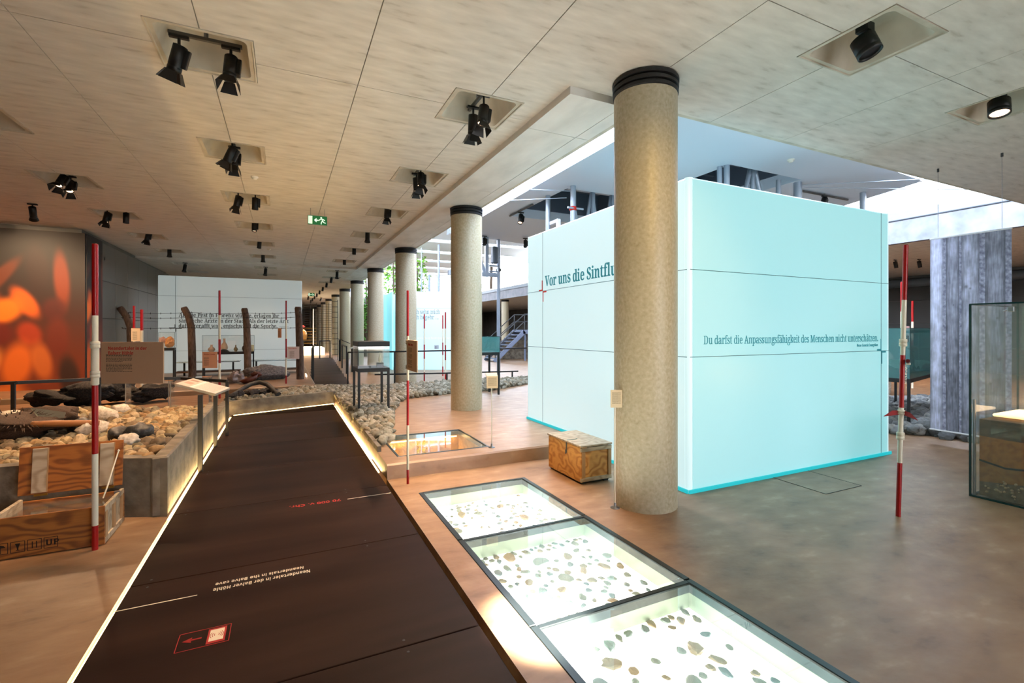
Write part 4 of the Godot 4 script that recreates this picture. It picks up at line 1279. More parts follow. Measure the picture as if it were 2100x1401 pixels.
	board("tiny grey board between the thin rods before the far turquoise box", Vector3(5.05, 1.08, -17.0), 0.16, 0.14, -0.44, Color(0.62, 0.66, 0.70), 7, [])
	ranging_rod("distant survey rod behind the green glass case, upper left", Vector3(13.3, 0, -6.3), [2.85, 2.15, 1.5, 0.9, 0.0], 0.03)
	ranging_rod("distant survey rod behind the green glass case, thinner and lower", Vector3(16.6, 0, -7.6), [2.55, 1.95, 1.4, 0.8, 0.0], 0.028)
	board("slim pink board on the distant rod behind the green glass case", Vector3(13.25, 1.62, -6.2), 0.14, 0.36, -0.9, Color(0.72, 0.55, 0.52), 8, [])
	# label stands on thin white stalks
	for q in [["folded cream label plate on a thin stalk beside the floor window", Vector3(2.47, PLAT, -5.80), 0.94, 0.15, 0.16, 0.35, 21], ["small cream label plate on a thin stalk against the foreground column", Vector3(2.885, 0, -3.74), 1.14, 0.11, 0.17, -0.15, 22]]:
		var t := thing("label_stand", q[0], "label stand", q[1])
		obj("base", MB.new().lathe([Vector2(0.045, 0), Vector2(0.045, 0.006), Vector2(0.012, 0.012), Vector2(0.012, 0.05)], 20), mats.steel, t)
		obj("stalk", MB.new().rod(Vector3(0, 0.01, 0), Vector3(0, q[2], 0), 0.006, 10), mats.white_plastic, t)
		var m := flat("label_print_%d" % q[6], Color.WHITE, 0.7)
		m.albedo_texture = panels_of_text(q[3], q[4], 1, q[6], Color(0.80, 0.74, 0.62), Color(0.2, 0.17, 0.14), [[0.1, 0.9, 0.12, 0.8]])
		var xf := Transform3D(Basis(Vector3.UP, -0.4 + q[5] * 0.5), Vector3(0.0, q[2] - q[4] / 2, 0.02))
		obj("plate", MB.new().box(Vector3.ZERO, Vector3(q[3], q[4], 0.012), 0.002), flat("cream_board", Color(0.80, 0.74, 0.62), 0.7), t, xf)
		obj("print", MB.new().sheet(q[3] - 0.006, q[4] - 0.006, 0.0126), m, t, xf)
		if q[6] == 21:
			obj("fold", MB.new().box(Vector3(0, q[4] / 2 + 0.012, -0.05), Vector3(q[3], 0.012, 0.10), 0.002, Basis(Vector3.RIGHT, 0.35)), flat("cream_board", Color(0.80, 0.74, 0.62), 0.7), t, xf)

# ---------------------------------------------------------------- plywood crates
func wood_tex(sd: int, dark: Color, light: Color) -> ImageTexture:
	var n := FastNoiseLite.new()
	n.seed = sd
	n.frequency = 0.011
	n.fractal_octaves = 3
	var g := FastNoiseLite.new()
	g.seed = sd + 1
	g.frequency = 0.09
	var im := Image.create(256, 256, false, Image.FORMAT_RGB8)
	for y in 256:
		for x in 256:
			var v := n.get_noise_2d(x * 0.4, y * 0.55) * 2.6 + y * 0.0235
			var k := absf(fposmod(v, 1.0) * 2.0 - 1.0)
			k = smoothstep(0.25, 1.0, k) * 0.5 + 0.12 * (g.get_noise_2d(x * 0.12, y * 2.2) + 0.5)
			im.set_pixel(x, y, light.lerp(dark, clampf(k, 0.0, 1.0)))
	return ImageTexture.create_from_image(im)

func wood(key: String, sd: int, dark: Color, light: Color, sc: Vector3) -> Material:
	return tri_mat(key, wood_tex(sd, dark, light), sc, 0.6, false)

func build_crates():
	var yel := wood("pine_ply", 5, Color(0.58, 0.34, 0.12), Color(0.84, 0.63, 0.34), Vector3(1.6, 1.6, 1.6))
	var pal := wood("pine_pale", 9, Color(0.50, 0.42, 0.32), Color(0.72, 0.66, 0.56), Vector3(1.2, 1.2, 2.2))
	var ora := wood("ply_warm", 15, Color(0.30, 0.13, 0.03), Color(0.66, 0.40, 0.16), Vector3(1.1, 1.7, 1.1))
	var edge := flat("ply_edge", Color(0.66, 0.52, 0.36), 0.7)
	# closed crate between platform and column
	var c := thing("wooden_crate", "closed plywood crate with a grey lid between the turquoise box and the foreground column", "crate", Vector3(2.97, 0, -4.45))
	obj("body", MB.new().box(Vector3(0.2, 0.215, -0.36), Vector3(0.4, 0.37, 0.70), 0.003).box(Vector3(0.008, 0.215, -0.36), Vector3(0.018, 0.385, 0.72), 0.003), yel, c)
	for q in [[0.2, 0.385, 0.42, 0.045], [0.2, 0.05, 0.42, 0.04]]:
		obj("batten", MB.new().box(Vector3(q[0], q[1], -0.002), Vector3(q[2], q[3], 0.022), 0.003), pal, c)
	for x in [0.03, 0.385]:
		obj("batten", MB.new().box(Vector3(x, 0.215, -0.002), Vector3(0.045, 0.29, 0.02), 0.003), edge, c)
	obj("lid", MB.new().box(Vector3(0.2, 0.424, -0.36), Vector3(0.43, 0.018, 0.745), 0.003), pal, c)
	obj("lid_rail", MB.new().box(Vector3(0.04, 0.409, 0.0), Vector3(0.07, 0.012, 0.02)), edge, c)
	var foot := MB.new()
	for q in [[0.05, -0.05], [0.35, -0.05], [0.05, -0.67], [0.35, -0.67]]:
		foot.box(Vector3(q[0], 0.015, q[1]), Vector3(0.06, 0.03, 0.06))
	foot.box(Vector3(0.2, 0.022, -0.36), Vector3(0.38, 0.016, 0.68))
	obj("skid", foot, mats.dark_grey, c)
	var st := MB.new().box(Vector3(-0.004, 0.36, -0.30), Vector3(0.008, 0.14, 0.022), 0.002).box(Vector3(-0.006, 0.30, -0.312), Vector3(0.012, 0.05, 0.014), 0.002)
	obj("strap", st, flat("strap_grey", Color(0.28, 0.29, 0.28), 0.5), c)
	obj("lid_cord", MB.new().tube([Vector3(0.0, 0.435, -0.30), Vector3(0.08, 0.436, -0.29), Vector3(0.15, 0.436, -0.31)], 0.003, 6), flat("cord_teal", Color(0.25, 0.45, 0.45), 0.6), c)
	# open crate at the left
	var o := thing("wooden_crate", "open plywood crate with stencilled handling marks in front of the walled stone bed", "crate", Vector3(-1.29, 0, -4.85))
	var w := 0.70
	var d := 0.53
	var h := 0.305
	obj("front_board", MB.new().box(Vector3(-w / 2, h / 2 + 0.006, -0.009), Vector3(w, h, 0.018), 0.002), ora, o)
	obj("back_board", MB.new().box(Vector3(-w / 2, h / 2 - 0.01, -d + 0.009), Vector3(w, h - 0.03, 0.018), 0.002), ora, o)
	obj("floor_board", MB.new().box(Vector3(-w / 2, 0.03, -d / 2), Vector3(w - 0.04, 0.018, d - 0.04)), ora, o)
	var glz := MB.new().box(Vector3(-w / 2, h - 0.045, -d / 2), Vector3(w - 0.06, 0.004, d - 0.06))
	obj("glass_inset", glz, mats.glass, o)
	for s in [-1, 1]:
		var x := -0.009 if s == 1 else -w + 0.009
		obj("side_board", MB.new().box(Vector3(x - 0.012 * s, h / 2, -d / 2), Vector3(0.012, h - 0.01, d - 0.036), 0.002), pal, o)
		for q in [[h - 0.025, -d / 2, 0.045, d - 0.03], [0.03, -d / 2, 0.045, d - 0.03]]:
			obj("batten", MB.new().box(Vector3(x, q[0], q[1]), Vector3(0.018, q[2], q[3]), 0.002), pal, o)
		for z in [-0.06, -d / 2, -d + 0.05]:
			obj("batten", MB.new().box(Vector3(x, h / 2, z), Vector3(0.018, h - 0.1, 0.05), 0.002), edge, o)
	obj("latch", MB.new().box(Vector3(-0.02, h - 0.02, -d + 0.13), Vector3(0.04, 0.06, 0.02), 0.003), mats.steel, o)
	# lid leaning back on its hinges
	var lx := Transform3D(Basis(Vector3.RIGHT, -0.10), Vector3(0.0, h + 0.015, -d - 0.01))
	var lid := thing("crate_lid", "raised plywood lid with two battens and a cord, hinged to the open crate", "crate lid", o.position + Vector3(-0.02, h + 0.012, -d - 0.02))
	lid.basis = Basis(Vector3.RIGHT, -0.10)
	obj("panel", MB.new().box(Vector3(-w / 2 + 0.0, 0.205, 0), Vector3(w, 0.40, 0.016), 0.002), ora, lid)
	for x in [-0.11, -0.56]:
		obj("batten", MB.new().box(Vector3(x, 0.205, 0.02), Vector3(0.10, 0.37, 0.02), 0.003), pal, lid)
		obj("batten_edge", MB.new().box(Vector3(x + 0.051, 0.205, 0.0225), Vector3(0.004, 0.37, 0.02)), edge, lid)
	for x in [-0.1, -0.55]:
		obj("hinge", MB.new().box(Vector3(x, 0.0, 0.012), Vector3(0.09, 0.02, 0.006), 0.002), flat("brass", Color(0.62, 0.48, 0.22), 0.35, 0.8), lid)
	obj("cord", MB.new().tube([Vector3(-0.03, 0.31, 0.02), Vector3(-0.05, 0.18, 0.075), Vector3(-0.07, 0.02, 0.15), Vector3(-0.085, -0.06, 0.19)], 0.006, 8), mats.rod_white, lid)
	obj("cord_knot", MB.new().lathe([Vector2(0, -0.012), Vector2(0.012, 0), Vector2(0, 0.012)], 10, Transform3D(Basis(), Vector3(-0.03, 0.315, 0.02))), mats.rod_white, lid)
	# stencils: umbrella, glass, bars, UP in frames
	var ink := flat("stencil_brown", Color(0.10, 0.04, 0.01), 0.8)
	var sten := MB.new()
	for k in 4:
		var x := -0.61 + 0.095 * k
		for e in [[0, 0.04, 0.08, 0.004], [0, -0.04, 0.08, 0.004], [-0.04, 0, 0.004, 0.08], [0.04, 0, 0.004, 0.08]]:
			sten.box(Vector3(x + e[0], 0.085 + e[1], 0.0003), Vector3(e[2], e[3], 0.001))
	sten.lathe([Vector2(0.0, 0.028), Vector2(0.018, 0.022), Vector2(0.028, 0.006)], 12, Transform3D(Basis().scaled(Vector3(1, 1, 0.03)), Vector3(-0.61, 0.085, 0.0005)), false, false)
	sten.box(Vector3(-0.61, 0.075, 0.0003), Vector3(0.004, 0.05, 0.001))
	sten.extrude(PackedVector2Array([Vector2(-0.015, 0.025), Vector2(0.015, 0.025), Vector2(0.006, 0.0), Vector2(0.003, -0.02), Vector2(0.013, -0.027), Vector2(-0.013, -0.027), Vector2(-0.003, -0.02), Vector2(-0.006, 0.0)]), 0.0, 0.001, Transform3D(Basis(Vector3.RIGHT, Vector3(0, 0, 1), Vector3.UP), Vector3(-0.515, 0.085, 0.0)))
	for dx in [-0.012, 0.012]:
		sten.box(Vector3(-0.42 + dx, 0.085, 0.0003), Vector3(0.006, 0.05, 0.001))
	obj("stencil", sten, ink, o)
	var up := lettering("UP", 0.062, font("Droid Sans", 700), 0.001)
	obj("stencil", up, ink, o, Transform3D(Basis(), Vector3(-0.357, 0.085, 0.0006)))
	# taller crate at the edge of the picture, only its lid shows
	var b := thing("wooden_crate", "taller plywood crate at the far left edge, mostly outside the picture", "crate", Vector3(-2.12, 0, -4.75))
	obj("body", MB.new().box(Vector3(-0.35, 0.28, -0.3), Vector3(0.7, 0.56, 0.5), 0.004), ora, b)
	var l2 := thing("crate_lid", "tall raised plywood lid at the far left edge of the picture", "crate lid", Vector3(-2.08, 0.575, -5.06))
	l2.basis = Basis(Vector3.UP, 0.1) * Basis(Vector3(0, 0, 1), -0.16)
	obj("panel", MB.new().box(Vector3(-0.37, 0.31, 0), Vector3(0.74, 0.62, 0.016), 0.002), ora, l2)
	obj("batten", MB.new().box(Vector3(-0.10, 0.31, 0.019), Vector3(0.10, 0.6, 0.02), 0.003), pal, l2)

# ---------------------------------------------------------------- things on the left
func table_case(label: String, at: Vector3, w: float, d: float, leg_h: float, glass_h: float, lid: bool, turn := 0.0, gm: Material = null) -> Node3D:
	var t := thing("display_case", label, "display case", at, turn)
	var bm: Material = mats.black_metal
	for sx in [-1, 1]:
		for sz in [-1, 1]:
			obj("leg", MB.new().box(Vector3(sx * (w / 2 - 0.022), leg_h / 2, sz * (d / 2 - 0.022)), Vector3(0.042, leg_h, 0.042), 0.003), bm, t)
	obj("table_top", MB.new().box(Vector3(0, leg_h + 0.03, 0), Vector3(w, 0.07, d), 0.004), bm, t)
	var y := leg_h + 0.065
	for s in [-1, 1]:
		obj("glass_side", MB.new().box(Vector3(s * (w / 2 - 0.004), y + glass_h / 2, 0), Vector3(0.004, glass_h, d - 0.012)), gm if gm else mats.glass, t)
		obj("glass_side", MB.new().box(Vector3(0, y + glass_h / 2, s * (d / 2 - 0.004)), Vector3(w - 0.012, glass_h, 0.004)), gm if gm else mats.glass, t)
	if lid:
		obj("lid", MB.new().box(Vector3(0, y + glass_h + 0.035, 0), Vector3(w, 0.09, d), 0.004), bm, t)
	else:
		obj("glass_top", MB.new().box(Vector3(0, y + glass_h, 0), Vector3(w, 0.004, d)), gm if gm else mats.glass, t)
		var e := MB.new()
		for s in [-1, 1]:
			e.box(Vector3(0, y + glass_h, s * d / 2), Vector3(w, 0.006, 0.006))
			e.box(Vector3(s * w / 2, y + glass_h, 0), Vector3(0.006, 0.006, d))
			for s2 in [-1, 1]:
				e.box(Vector3(s * w / 2, y + glass_h / 2, s2 * d / 2), Vector3(0.006, glass_h, 0.006))
		obj("glass_edge", e, mats.glass_edge, t)
	return t

func rail(label: String, pts: Array, w: float, posts: Array, base := 0.0, m: Material = null):
	var t := thing("railing", label, "railing")
	var mm: Material = m if m else mats.black_metal
	for i in pts.size() - 1:
		obj("top_rail", MB.new().bar(pts[i], pts[i + 1], w, w, 0.003), mm, t)
	for p in posts:
		obj("post", MB.new().bar(Vector3(p.x, base, p.z), p, w, w * 0.8, 0.003), mm, t)

func lump(label: String, called: String, cat: String, at: Vector3, s: Vector3, m: Material, sd: int, rough := 0.3, turn := 0.0) -> Node:
	return tag(obj(called, rocky(sd, 3, rough, 1.0), m, null, Transform3D(Basis(Vector3.UP, turn) * Basis().scaled(s), at)), label, cat)

func build_left_exhibits():
	# reading desk on two posts by the walkway
	var t := thing("reading_desk", "tilted printed reading desk on black posts between stone bed and walkway", "lectern")
	obj("post", MB.new().bar(Vector3(-0.91, 0, -6.86), Vector3(-0.91, 0.93, -6.86), 0.05, 0.05, 0.003), mats.black_metal, t)
	obj("post", MB.new().bar(Vector3(-0.9, 0, -8.2), Vector3(-0.9, 0.76, -8.2), 0.05, 0.05, 0.003), mats.black_metal, t)
	obj("arm", MB.new().bar(Vector3(-0.9, 0.77, -8.2), Vector3(-0.88, 0.95, -7.2), 0.04, 0.04, 0.003), mats.black_metal, t)
	var a := Vector3(-0.72, 0.92, -6.88)
	var b := Vector3(-1.155, 1.06, -6.98)
	var c := Vector3(-0.67, 0.955, -7.36)
	var ux := (a - b).normalized()
	var uz := (a - c).normalized()
	var n := uz.cross(ux).normalized()
	uz = ux.cross(n)
	var mid := (b + c) / 2.0
	var bs := Basis(ux, n, uz)
	obj("panel", MB.new().box(Vector3(0, -0.016, 0), Vector3(0.465, 0.03, 0.49), 0.003), flat("desk_edge", Color(0.55, 0.53, 0.48), 0.5), t, Transform3D(bs, mid))
	var pm := flat("desk_print", Color.WHITE, 0.35)
	var im := Image.create(192, 192, false, Image.FORMAT_RGB8)
	im.fill(Color(0.84, 0.79, 0.76))
	im.fill_rect(Rect2i(0, 0, 64, 192), Color(0.74, 0.67, 0.63))
	im.fill_rect(Rect2i(66, 0, 6, 192), Color(0.95, 0.92, 0.90))
	var r := RandomNumberGenerator.new()
	r.seed = 4
	for row in 26:
		var x := 84
		while x < 176:
			var l := r.randi_range(3, 9)
			im.fill_rect(Rect2i(x, 20 + row * 6, l, 2), Color(0.45, 0.38, 0.35))
			x += l + 3
	im.fill_rect(Rect2i(10, 30, 40, 30), Color(0.50, 0.36, 0.30))
	im.fill_rect(Rect2i(14, 90, 36, 50), Color(0.62, 0.48, 0.42))
	pm.albedo_texture = ImageTexture.create_from_image(im)
	obj("print", MB.new().sheet(0.455, 0.48, 0.0, Transform3D(Basis(Vector3.RIGHT, Vector3(0, 0, -1), Vector3.UP), Vector3.ZERO)), pm, t, Transform3D(bs, mid + n * 0.0005))
	rail("long black rail behind the walled stone bed ending at the walkway", [Vector3(-5.2, 0.98, -8.55), Vector3(-3.26, 1.0, -8.76), Vector3(-2.46, 0.99, -9.0), Vector3(-1.5, 0.93, -9.3), Vector3(-0.83, 0.88, -9.02)], 0.045, [Vector3(-3.3, 1.0, -8.75), Vector3(-0.83, 0.88, -9.02), Vector3(-2.46, 0.99, -9.0)])
	# hide and wooden shaft on the cobbles
	var fur := tri_mat("fur", ntex([Color(0.10, 0.07, 0.05), Color(0.24, 0.17, 0.12), Color(0.34, 0.26, 0.19)], 0.05, 101, 5, 256), Vector3(3, 6, 3), 0.95, false, bump(0.12, 102, 8.0, 256), 1.0)
	var hide := thing("fur_hide", "shaggy brown animal hide heaped on the cobbles at far left", "hide", Vector3(-2.72, 0.56, -7.2))
	obj("hide", rocky(311, 3, 0.35, 0.8), fur, hide, Transform3D(Basis(Vector3.UP, 0.5).scaled(Vector3(0.95, 0.36, 0.6)), Vector3(0, 0.09, 0)))
	obj("hide_fold", rocky(312, 3, 0.35, 0.8), fur, hide, Transform3D(Basis(Vector3.UP, -0.4).scaled(Vector3(0.6, 0.34, 0.5)), Vector3(0.22, 0.14, -0.28)))
	var hair := MB.new()
	var rr := RandomNumberGenerator.new()
	rr.seed = 9
	for k in 240:
		var d := Vector3(rr.randfn(), absf(rr.randfn()) * 0.7, rr.randfn()).normalized()
		var p := Vector3(d.x * 0.42, 0.09 + d.y * 0.15, d.z * 0.26)
		hair.tri(p + Vector3(0.008, 0, 0), p - Vector3(0.008, 0, 0), p + d * 0.09 - Vector3(0, 0.04, 0), p - d)
	var hs := obj("hair_tuft", hair, fur, hide)
	hs.set_meta("kind", "stuff")
	var axe := thing("hafted_blade", "dark triangular stone blade leaning on the hide with a light edge", "stone blade", Vector3(-2.45, 0.72, -7.25), 0.3)
	obj("blade", MB.new().extrude(PackedVector2Array([Vector2(-0.13, -0.12), Vector2(0.16, -0.03), Vector2(0.12, 0.13), Vector2(-0.02, 0.1)]), -0.015, 0.015, Transform3D(Basis(Vector3.RIGHT, 1.1), Vector3.ZERO)), flat("slate_green", Color(0.20, 0.20, 0.16), 0.6), axe)
	obj("chipped_edge", MB.new().bar(Vector3(-0.128, 0.107, -0.06), Vector3(-0.02, -0.08, 0.05), 0.008, 0.03), flat("slate_pale", Color(0.42, 0.42, 0.36), 0.6), axe)
	var shaft := thing("wooden_shaft", "light brown wooden shaft lying on the cobbles beside the hide", "shaft", Vector3(-2.2, 0.62, -7.05))
	obj("shaft", MB.new().tube([Vector3(-0.3, 0.06, 0.02), Vector3(-0.1, 0.05, 0.03), Vector3(0.12, 0.035, 0.03), Vector3(0.28, 0.02, 0.0)], [0.032, 0.036, 0.036, 0.03], 12), flat("haft", Color(0.52, 0.33, 0.17), 0.6), shaft)
	# charred slabs and clear stands behind the bed
	var char_m := tri_mat("charred", ntex([Color(0.05, 0.045, 0.045), Color(0.14, 0.12, 0.11), Color(0.35, 0.28, 0.24)], 0.04, 111, 5, 256), Vector3(1.5, 1.5, 1.5), 0.8, false, bump(0.06, 112, 8.0, 256), 0.8)
	for q in [[-3.95, 0.36, -11.9, 1.0, 0.22], [-3.4, 0.44, -11.8, 0.9, 0.3], [-3.0, 0.40, -12.1, 0.8, 0.26], [-2.4, 0.36, -12.0, 0.9, 0.2]]:
		lump("dark charred slab behind the walled bed, %s of the heap" % ["left end", "left middle", "right middle", "right end"][[-3.95, -3.4, -3.0, -2.4].find(q[0])], "charred_slab", "slab", Vector3(q[0], q[1] + 0.08, q[2]), Vector3(q[3], q[4] * 1.6, 0.7), char_m, 330 + int(-q[0] * 10), 0.4, q[0])
	for q in [[-4.5, -9.6, 0.5, "leftmost"], [-2.0, -9.8, 0.6, "middle"], [-1.5, -10.2, 0.6, "right"]]:
		var st := thing("glass_stand", "low clear acrylic stand behind the stone bed, %s one" % q[3], "stand", Vector3(q[0], 0.0, q[1]))
		for s in [-1, 1]:
			obj("glass_side", MB.new().box(Vector3(s * q[2] / 2, 0.43, 0), Vector3(0.012, 0.86, 0.3)), mats.glass, st)
			obj("glass_edge", MB.new().box(Vector3(s * q[2] / 2, 0.43, 0.152), Vector3(0.012, 0.86, 0.004)), flat("acrylic_edge", Color(0.62, 0.60, 0.56), 0.2), st)
		obj("glass_top", MB.new().box(Vector3(0, 0.862, 0), Vector3(q[2] + 0.04, 0.012, 0.3)), mats.glass, st)
	# low deck of wood boards behind the bed
	var deck := shell("floor_rear_deck")
	for k in 9:
		obj("board", MB.new().box(Vector3(-3.4 + k * 0.02, 0.12, -10.2 - 0.3 * k), Vector3(4.4, 0.24, 0.29), 0.006), flat("deck_tan", Color(0.50, 0.36, 0.24), 0.7), deck)
	# old fence with wire
	var wp := tri_mat("weathered_wood", ntex([Color(0.20, 0.15, 0.12), Color(0.36, 0.28, 0.23), Color(0.46, 0.38, 0.32)], 0.02, 121, 5, 256), Vector3(6, 0.8, 6), 0.85)
	var posts := [[Vector3(-4.06, 0.3, -17.38), "leftmost weathered fence post, in front of the grey wall", -0.2], [Vector3(-2.46, 0.3, -16.62), "weathered fence post with crooked top left of the peach board", -0.14], [Vector3(-1.04, 0.3, -16.59), "weathered fence post in the middle of the saying wall", -0.03], [Vector3(0.37, 0.3, -14.97), "straight dark fence post at the right end of the saying wall", 0.0]]
	for q in posts:
		var p := thing("fence_post", q[1], "fence post", q[0])
		var bend: float = q[2]
		obj("trunk", MB.new().tube([Vector3(0.06, 0, 0), Vector3(0.05, 0.8, 0), Vector3(0.03, 1.5, 0), Vector3(0.02 + bend * 0.4, 1.8, 0), Vector3(bend, 2.03, 0), Vector3(bend * 1.1, 2.07, 0)], [0.10, 0.10, 0.095, 0.09, 0.09, 0.07], 12), wp, p)
		if bend == 0.0:
			obj("nail", MB.new().rod(Vector3(0.05, 1.95, 0.08), Vector3(0.05, 1.95, 0.13), 0.012, 6), mats.steel, p)
	for w in 3:
		var y: float = [2.22, 2.08, 1.78][w]
		var wt := thing("fence_wire", "thin barbed wire strung between the weathered fence posts, %s strand" % ["top", "second", "lowest"][w], "wire")
		var pts := [Vector3(-4.3, y, -17.6)]
		for q in posts:
			pts.append(q[0] + Vector3(0.05, y - 0.3 - 0.03 * absf(q[2]), 0.11))
		var fine := []
		for i in pts.size() - 1:
			for k in 6:
				fine.append(pts[i].lerp(pts[i + 1], k / 6.0) - Vector3(0, 0.03 * sin(PI * k / 6.0), 0))
		fine.append(pts[-1])
		obj("strand", MB.new().tube(fine, 0.006, 5), flat("wire_rust", Color(0.16, 0.14, 0.13), 0.7), wt)
		var barbs := MB.new()
		for i in range(1, fine.size(), 1):
			barbs.box(fine[i], Vector3(0.012, 0.05, 0.01))
		var bb := obj("barbs", barbs, mats.wire_rust, wt)
		bb.set_meta("kind", "stuff")
	# show tables before the saying wall
	table_case("narrow black legged case with a bright jar, left of the saying wall", Vector3(-2.85, 0.3, -15.8), 0.35, 0.5, 0.86, 0.42, false, 0.1)
	lump("amber coloured ancient jar in the narrow case by the saying wall", "clay_jar", "jar", Vector3(-2.8, 1.38, -15.8), Vector3(0.22, 0.36, 0.22), flat("amber", Color(0.80, 0.50, 0.18), 0.4), 41)
	lump("pinkish stone behind the amber jar in the narrow case", "stone_find", "find", Vector3(-2.98, 1.42, -15.9), Vector3(0.18, 0.22, 0.18), flat("find_pink", Color(0.72, 0.50, 0.42), 0.7), 42)
	var tb := table_case("long black legged glass case with finds before the saying wall", Vector3(-1.5, 0.3, -16.9), 1.35, 0.45, 0.68, 0.5, false, 0.05)
	var pot := func(x: float, h: float, r: float, col: Color, lab: String):
		var p := thing("vessel", lab, "vessel", Vector3(x, 1.047, -16.85))
		obj("body", MB.new().lathe([Vector2(r * 0.5, 0), Vector2(r * 0.55, 0.01), Vector2(r, h * 0.32), Vector2(r * 0.8, h * 0.55), Vector2(r * 0.32, h * 0.72), Vector2(r * 0.3, h * 0.9), Vector2(r * 0.4, h)], 18), flat("vessel_%s" % lab.substr(0, 5), col, 0.45), p)
	pot.call(-1.62, 0.40, 0.10, Color(0.82, 0.66, 0.52), "round pale vessel with tall neck in the long case")
	pot.call(-1.32, 0.20, 0.06, Color(0.50, 0.40, 0.24), "olive small jar in the long case")
	pot.call(-1.10, 0.26, 0.06, Color(0.24, 0.12, 0.09), "dark bottle at the right of the long case")
	pot.call(-1.95, 0.22, 0.10, Color(0.78, 0.62, 0.52), "squat pinkish vessel at the left of the long case")
	tag(obj("plinth_block", MB.new().box(Vector3(-0.93, 1.15, -16.8), Vector3(0.2, 0.2, 0.2), 0.01), flat("ivory", Color(0.86, 0.80, 0.62), 0.6)), "small ivory block beside the dark bottle in the long case", "block")
	tag(obj("dark_stand", MB.new().lathe([Vector2(0.16, 1.05), Vector2(0.1, 1.1), Vector2(0.04, 1.13)], 14, Transform3D(Basis(), Vector3(-1.62, 0, -16.72))), mats.black_metal), "dark foot in front of the pale necked vessel", "foot")
	for q in [[-2.1, -17.6, 1.7, "left"], [-0.2, -17.6, 1.6, "right"]]:
		var g := thing("low_glass_case", "low glass case with black legs at the foot of the saying wall, %s one" % q[3], "display case", Vector3(q[0], 0.3, q[1]))
		for s in [-1, 1]:
			obj("leg", MB.new().box(Vector3(s * (q[2] / 2 - 0.2), 0.2, 0), Vector3(0.05, 0.4, 0.05), 0.003), mats.black_metal, g)
		obj("shelf", MB.new().box(Vector3(0, 0.12, 0), Vector3(q[2], 0.04, 0.5), 0.003), flat("shelf_brown", Color(0.34, 0.22, 0.13), 0.6), g)
		obj("glass_top", MB.new().box(Vector3(0, 0.42, 0), Vector3(q[2], 0.03, 0.6), 0.003), flat("glass_pale", Color(0.66, 0.74, 0.76), 0.15), g)
	var rock := tri_mat("rubble", ntex([Color(0.22, 0.22, 0.23), Color(0.42, 0.41, 0.42), Color(0.60, 0.56, 0.53)], 0.03, 131, 5, 256), Vector3(2, 2, 2), 0.9, false, bump(0.05, 132, 9.0, 256), 1.0)
	var slab := lump("big rough stone block lying at the foot of the saying wall", "stone_block", "stone block", Vector3(-0.45, 0.48, -15.3), Vector3(1.25, 0.5, 1.1), rock, 357, 0.2)
	lump("small glittering grey ore lump on the sand before the stone block", "ore_lump", "ore", Vector3(-1.1, 0.45, -14.6), Vector3(0.34, 0.42, 0.3), flat("ore", Color(0.62, 0.56, 0.55), 0.3, 0.3), 61, 0.5)
	var bowl := thing("broken_bowl", "brown broken bowl lying on its side before the stone block", "bowl", Vector3(-0.78, 0.33, -14.3))
	obj("bowl", MB.new().lathe([Vector2(0.02, 0.0), Vector2(0.16, 0.03), Vector2(0.24, 0.14), Vector2(0.22, 0.14), Vector2(0.14, 0.05), Vector2(0.02, 0.02)], 20, Transform3D(Basis(Vector3(0, 0, 1), 0.35), Vector3.ZERO), true, false), flat("bowl_brown", Color(0.32, 0.13, 0.06), 0.4), bowl)
	obj("shard", rocky(63, 2, 0.4, 0.6), mats.bowl_brown, bowl, Transform3D(Basis().scaled(Vector3(0.32, 0.3, 0.2)), Vector3(0.12, 0.2, -0.05)))
	# bent dark tusk on the kerb stones
	var tusk := thing("tusk", "bent dark tusk arching over the kerb stones left of the railing", "tusk", Vector3.ZERO)
	obj("tusk", MB.new().tube([Vector3(-0.98, 0.34, -11.75), Vector3(-0.82, 0.42, -12.0), Vector3(-0.66, 0.5, -12.2), Vector3(-0.48, 0.53, -12.2), Vector3(-0.33, 0.49, -12.05), Vector3(-0.2, 0.38, -11.8), Vector3(-0.1, 0.3, -11.6)], [0.03, 0.042, 0.05, 0.052, 0.052, 0.055, 0.06], 12), flat("tusk_dark", Color(0.20, 0.19, 0.18), 0.55), tusk)
	for k in 7:
		lump("dark burnt bone lump among the kerb stones, %s from the reading desk" % ["first", "second", "third", "fourth", "fifth", "sixth", "seventh"][k], "burnt_bone", "bone", Vector3(-0.95 + 0.13 * k, 0.36 + 0.02 * (k % 2), -11.42 - 0.06 * k - 0.1 * (k % 3)), Vector3(0.24, 0.12, 0.16), char_m, 370 + k, 0.4, k * 1.3)
	# case on the curved stone bed, with a flint point on a block
	table_case("black framed glass table case on the curved stone bed", Vector3(1.47, 0.24, -9.2), 0.56, 0.70, 0.72, 0.40, true)
	var pt := thing("flint_point", "white leaf shaped flint point on a black block in the glass table case", "flint point", Vector3(1.6, 1.03, -9.0))
	obj("block", MB.new().box(Vector3(0, 0.04, 0), Vector3(0.12, 0.08, 0.1), 0.003), mats.black_metal, pt)
	obj("point", MB.new().lathe([Vector2(0.004, 0.08), Vector2(0.03, 0.12), Vector2(0.028, 0.16), Vector2(0.012, 0.22), Vector2(0.001, 0.28)], 8, Transform3D(Basis().scaled(Vector3(1, 1, 0.4)), Vector3.ZERO)), flat("flint_white", Color(0.86, 0.82, 0.70), 0.4), pt)
	tag(obj("small_find", rocky(71, 1, 0.3, 0.7), mats.black_metal, null, Transform3D(Basis().scaled(Vector3.ONE * 0.06), Vector3(1.42, 1.04, -9.0))), "tiny dark find on the table case floor beside the flint point", "find")
	# glazed case behind the second column
	table_case("teal glass case on black legs just right of the second column", Vector3(4.3, 0.2, -10.5), 0.5, 0.6, 0.93, 0.36, false, 0.0, mats.glass_green)
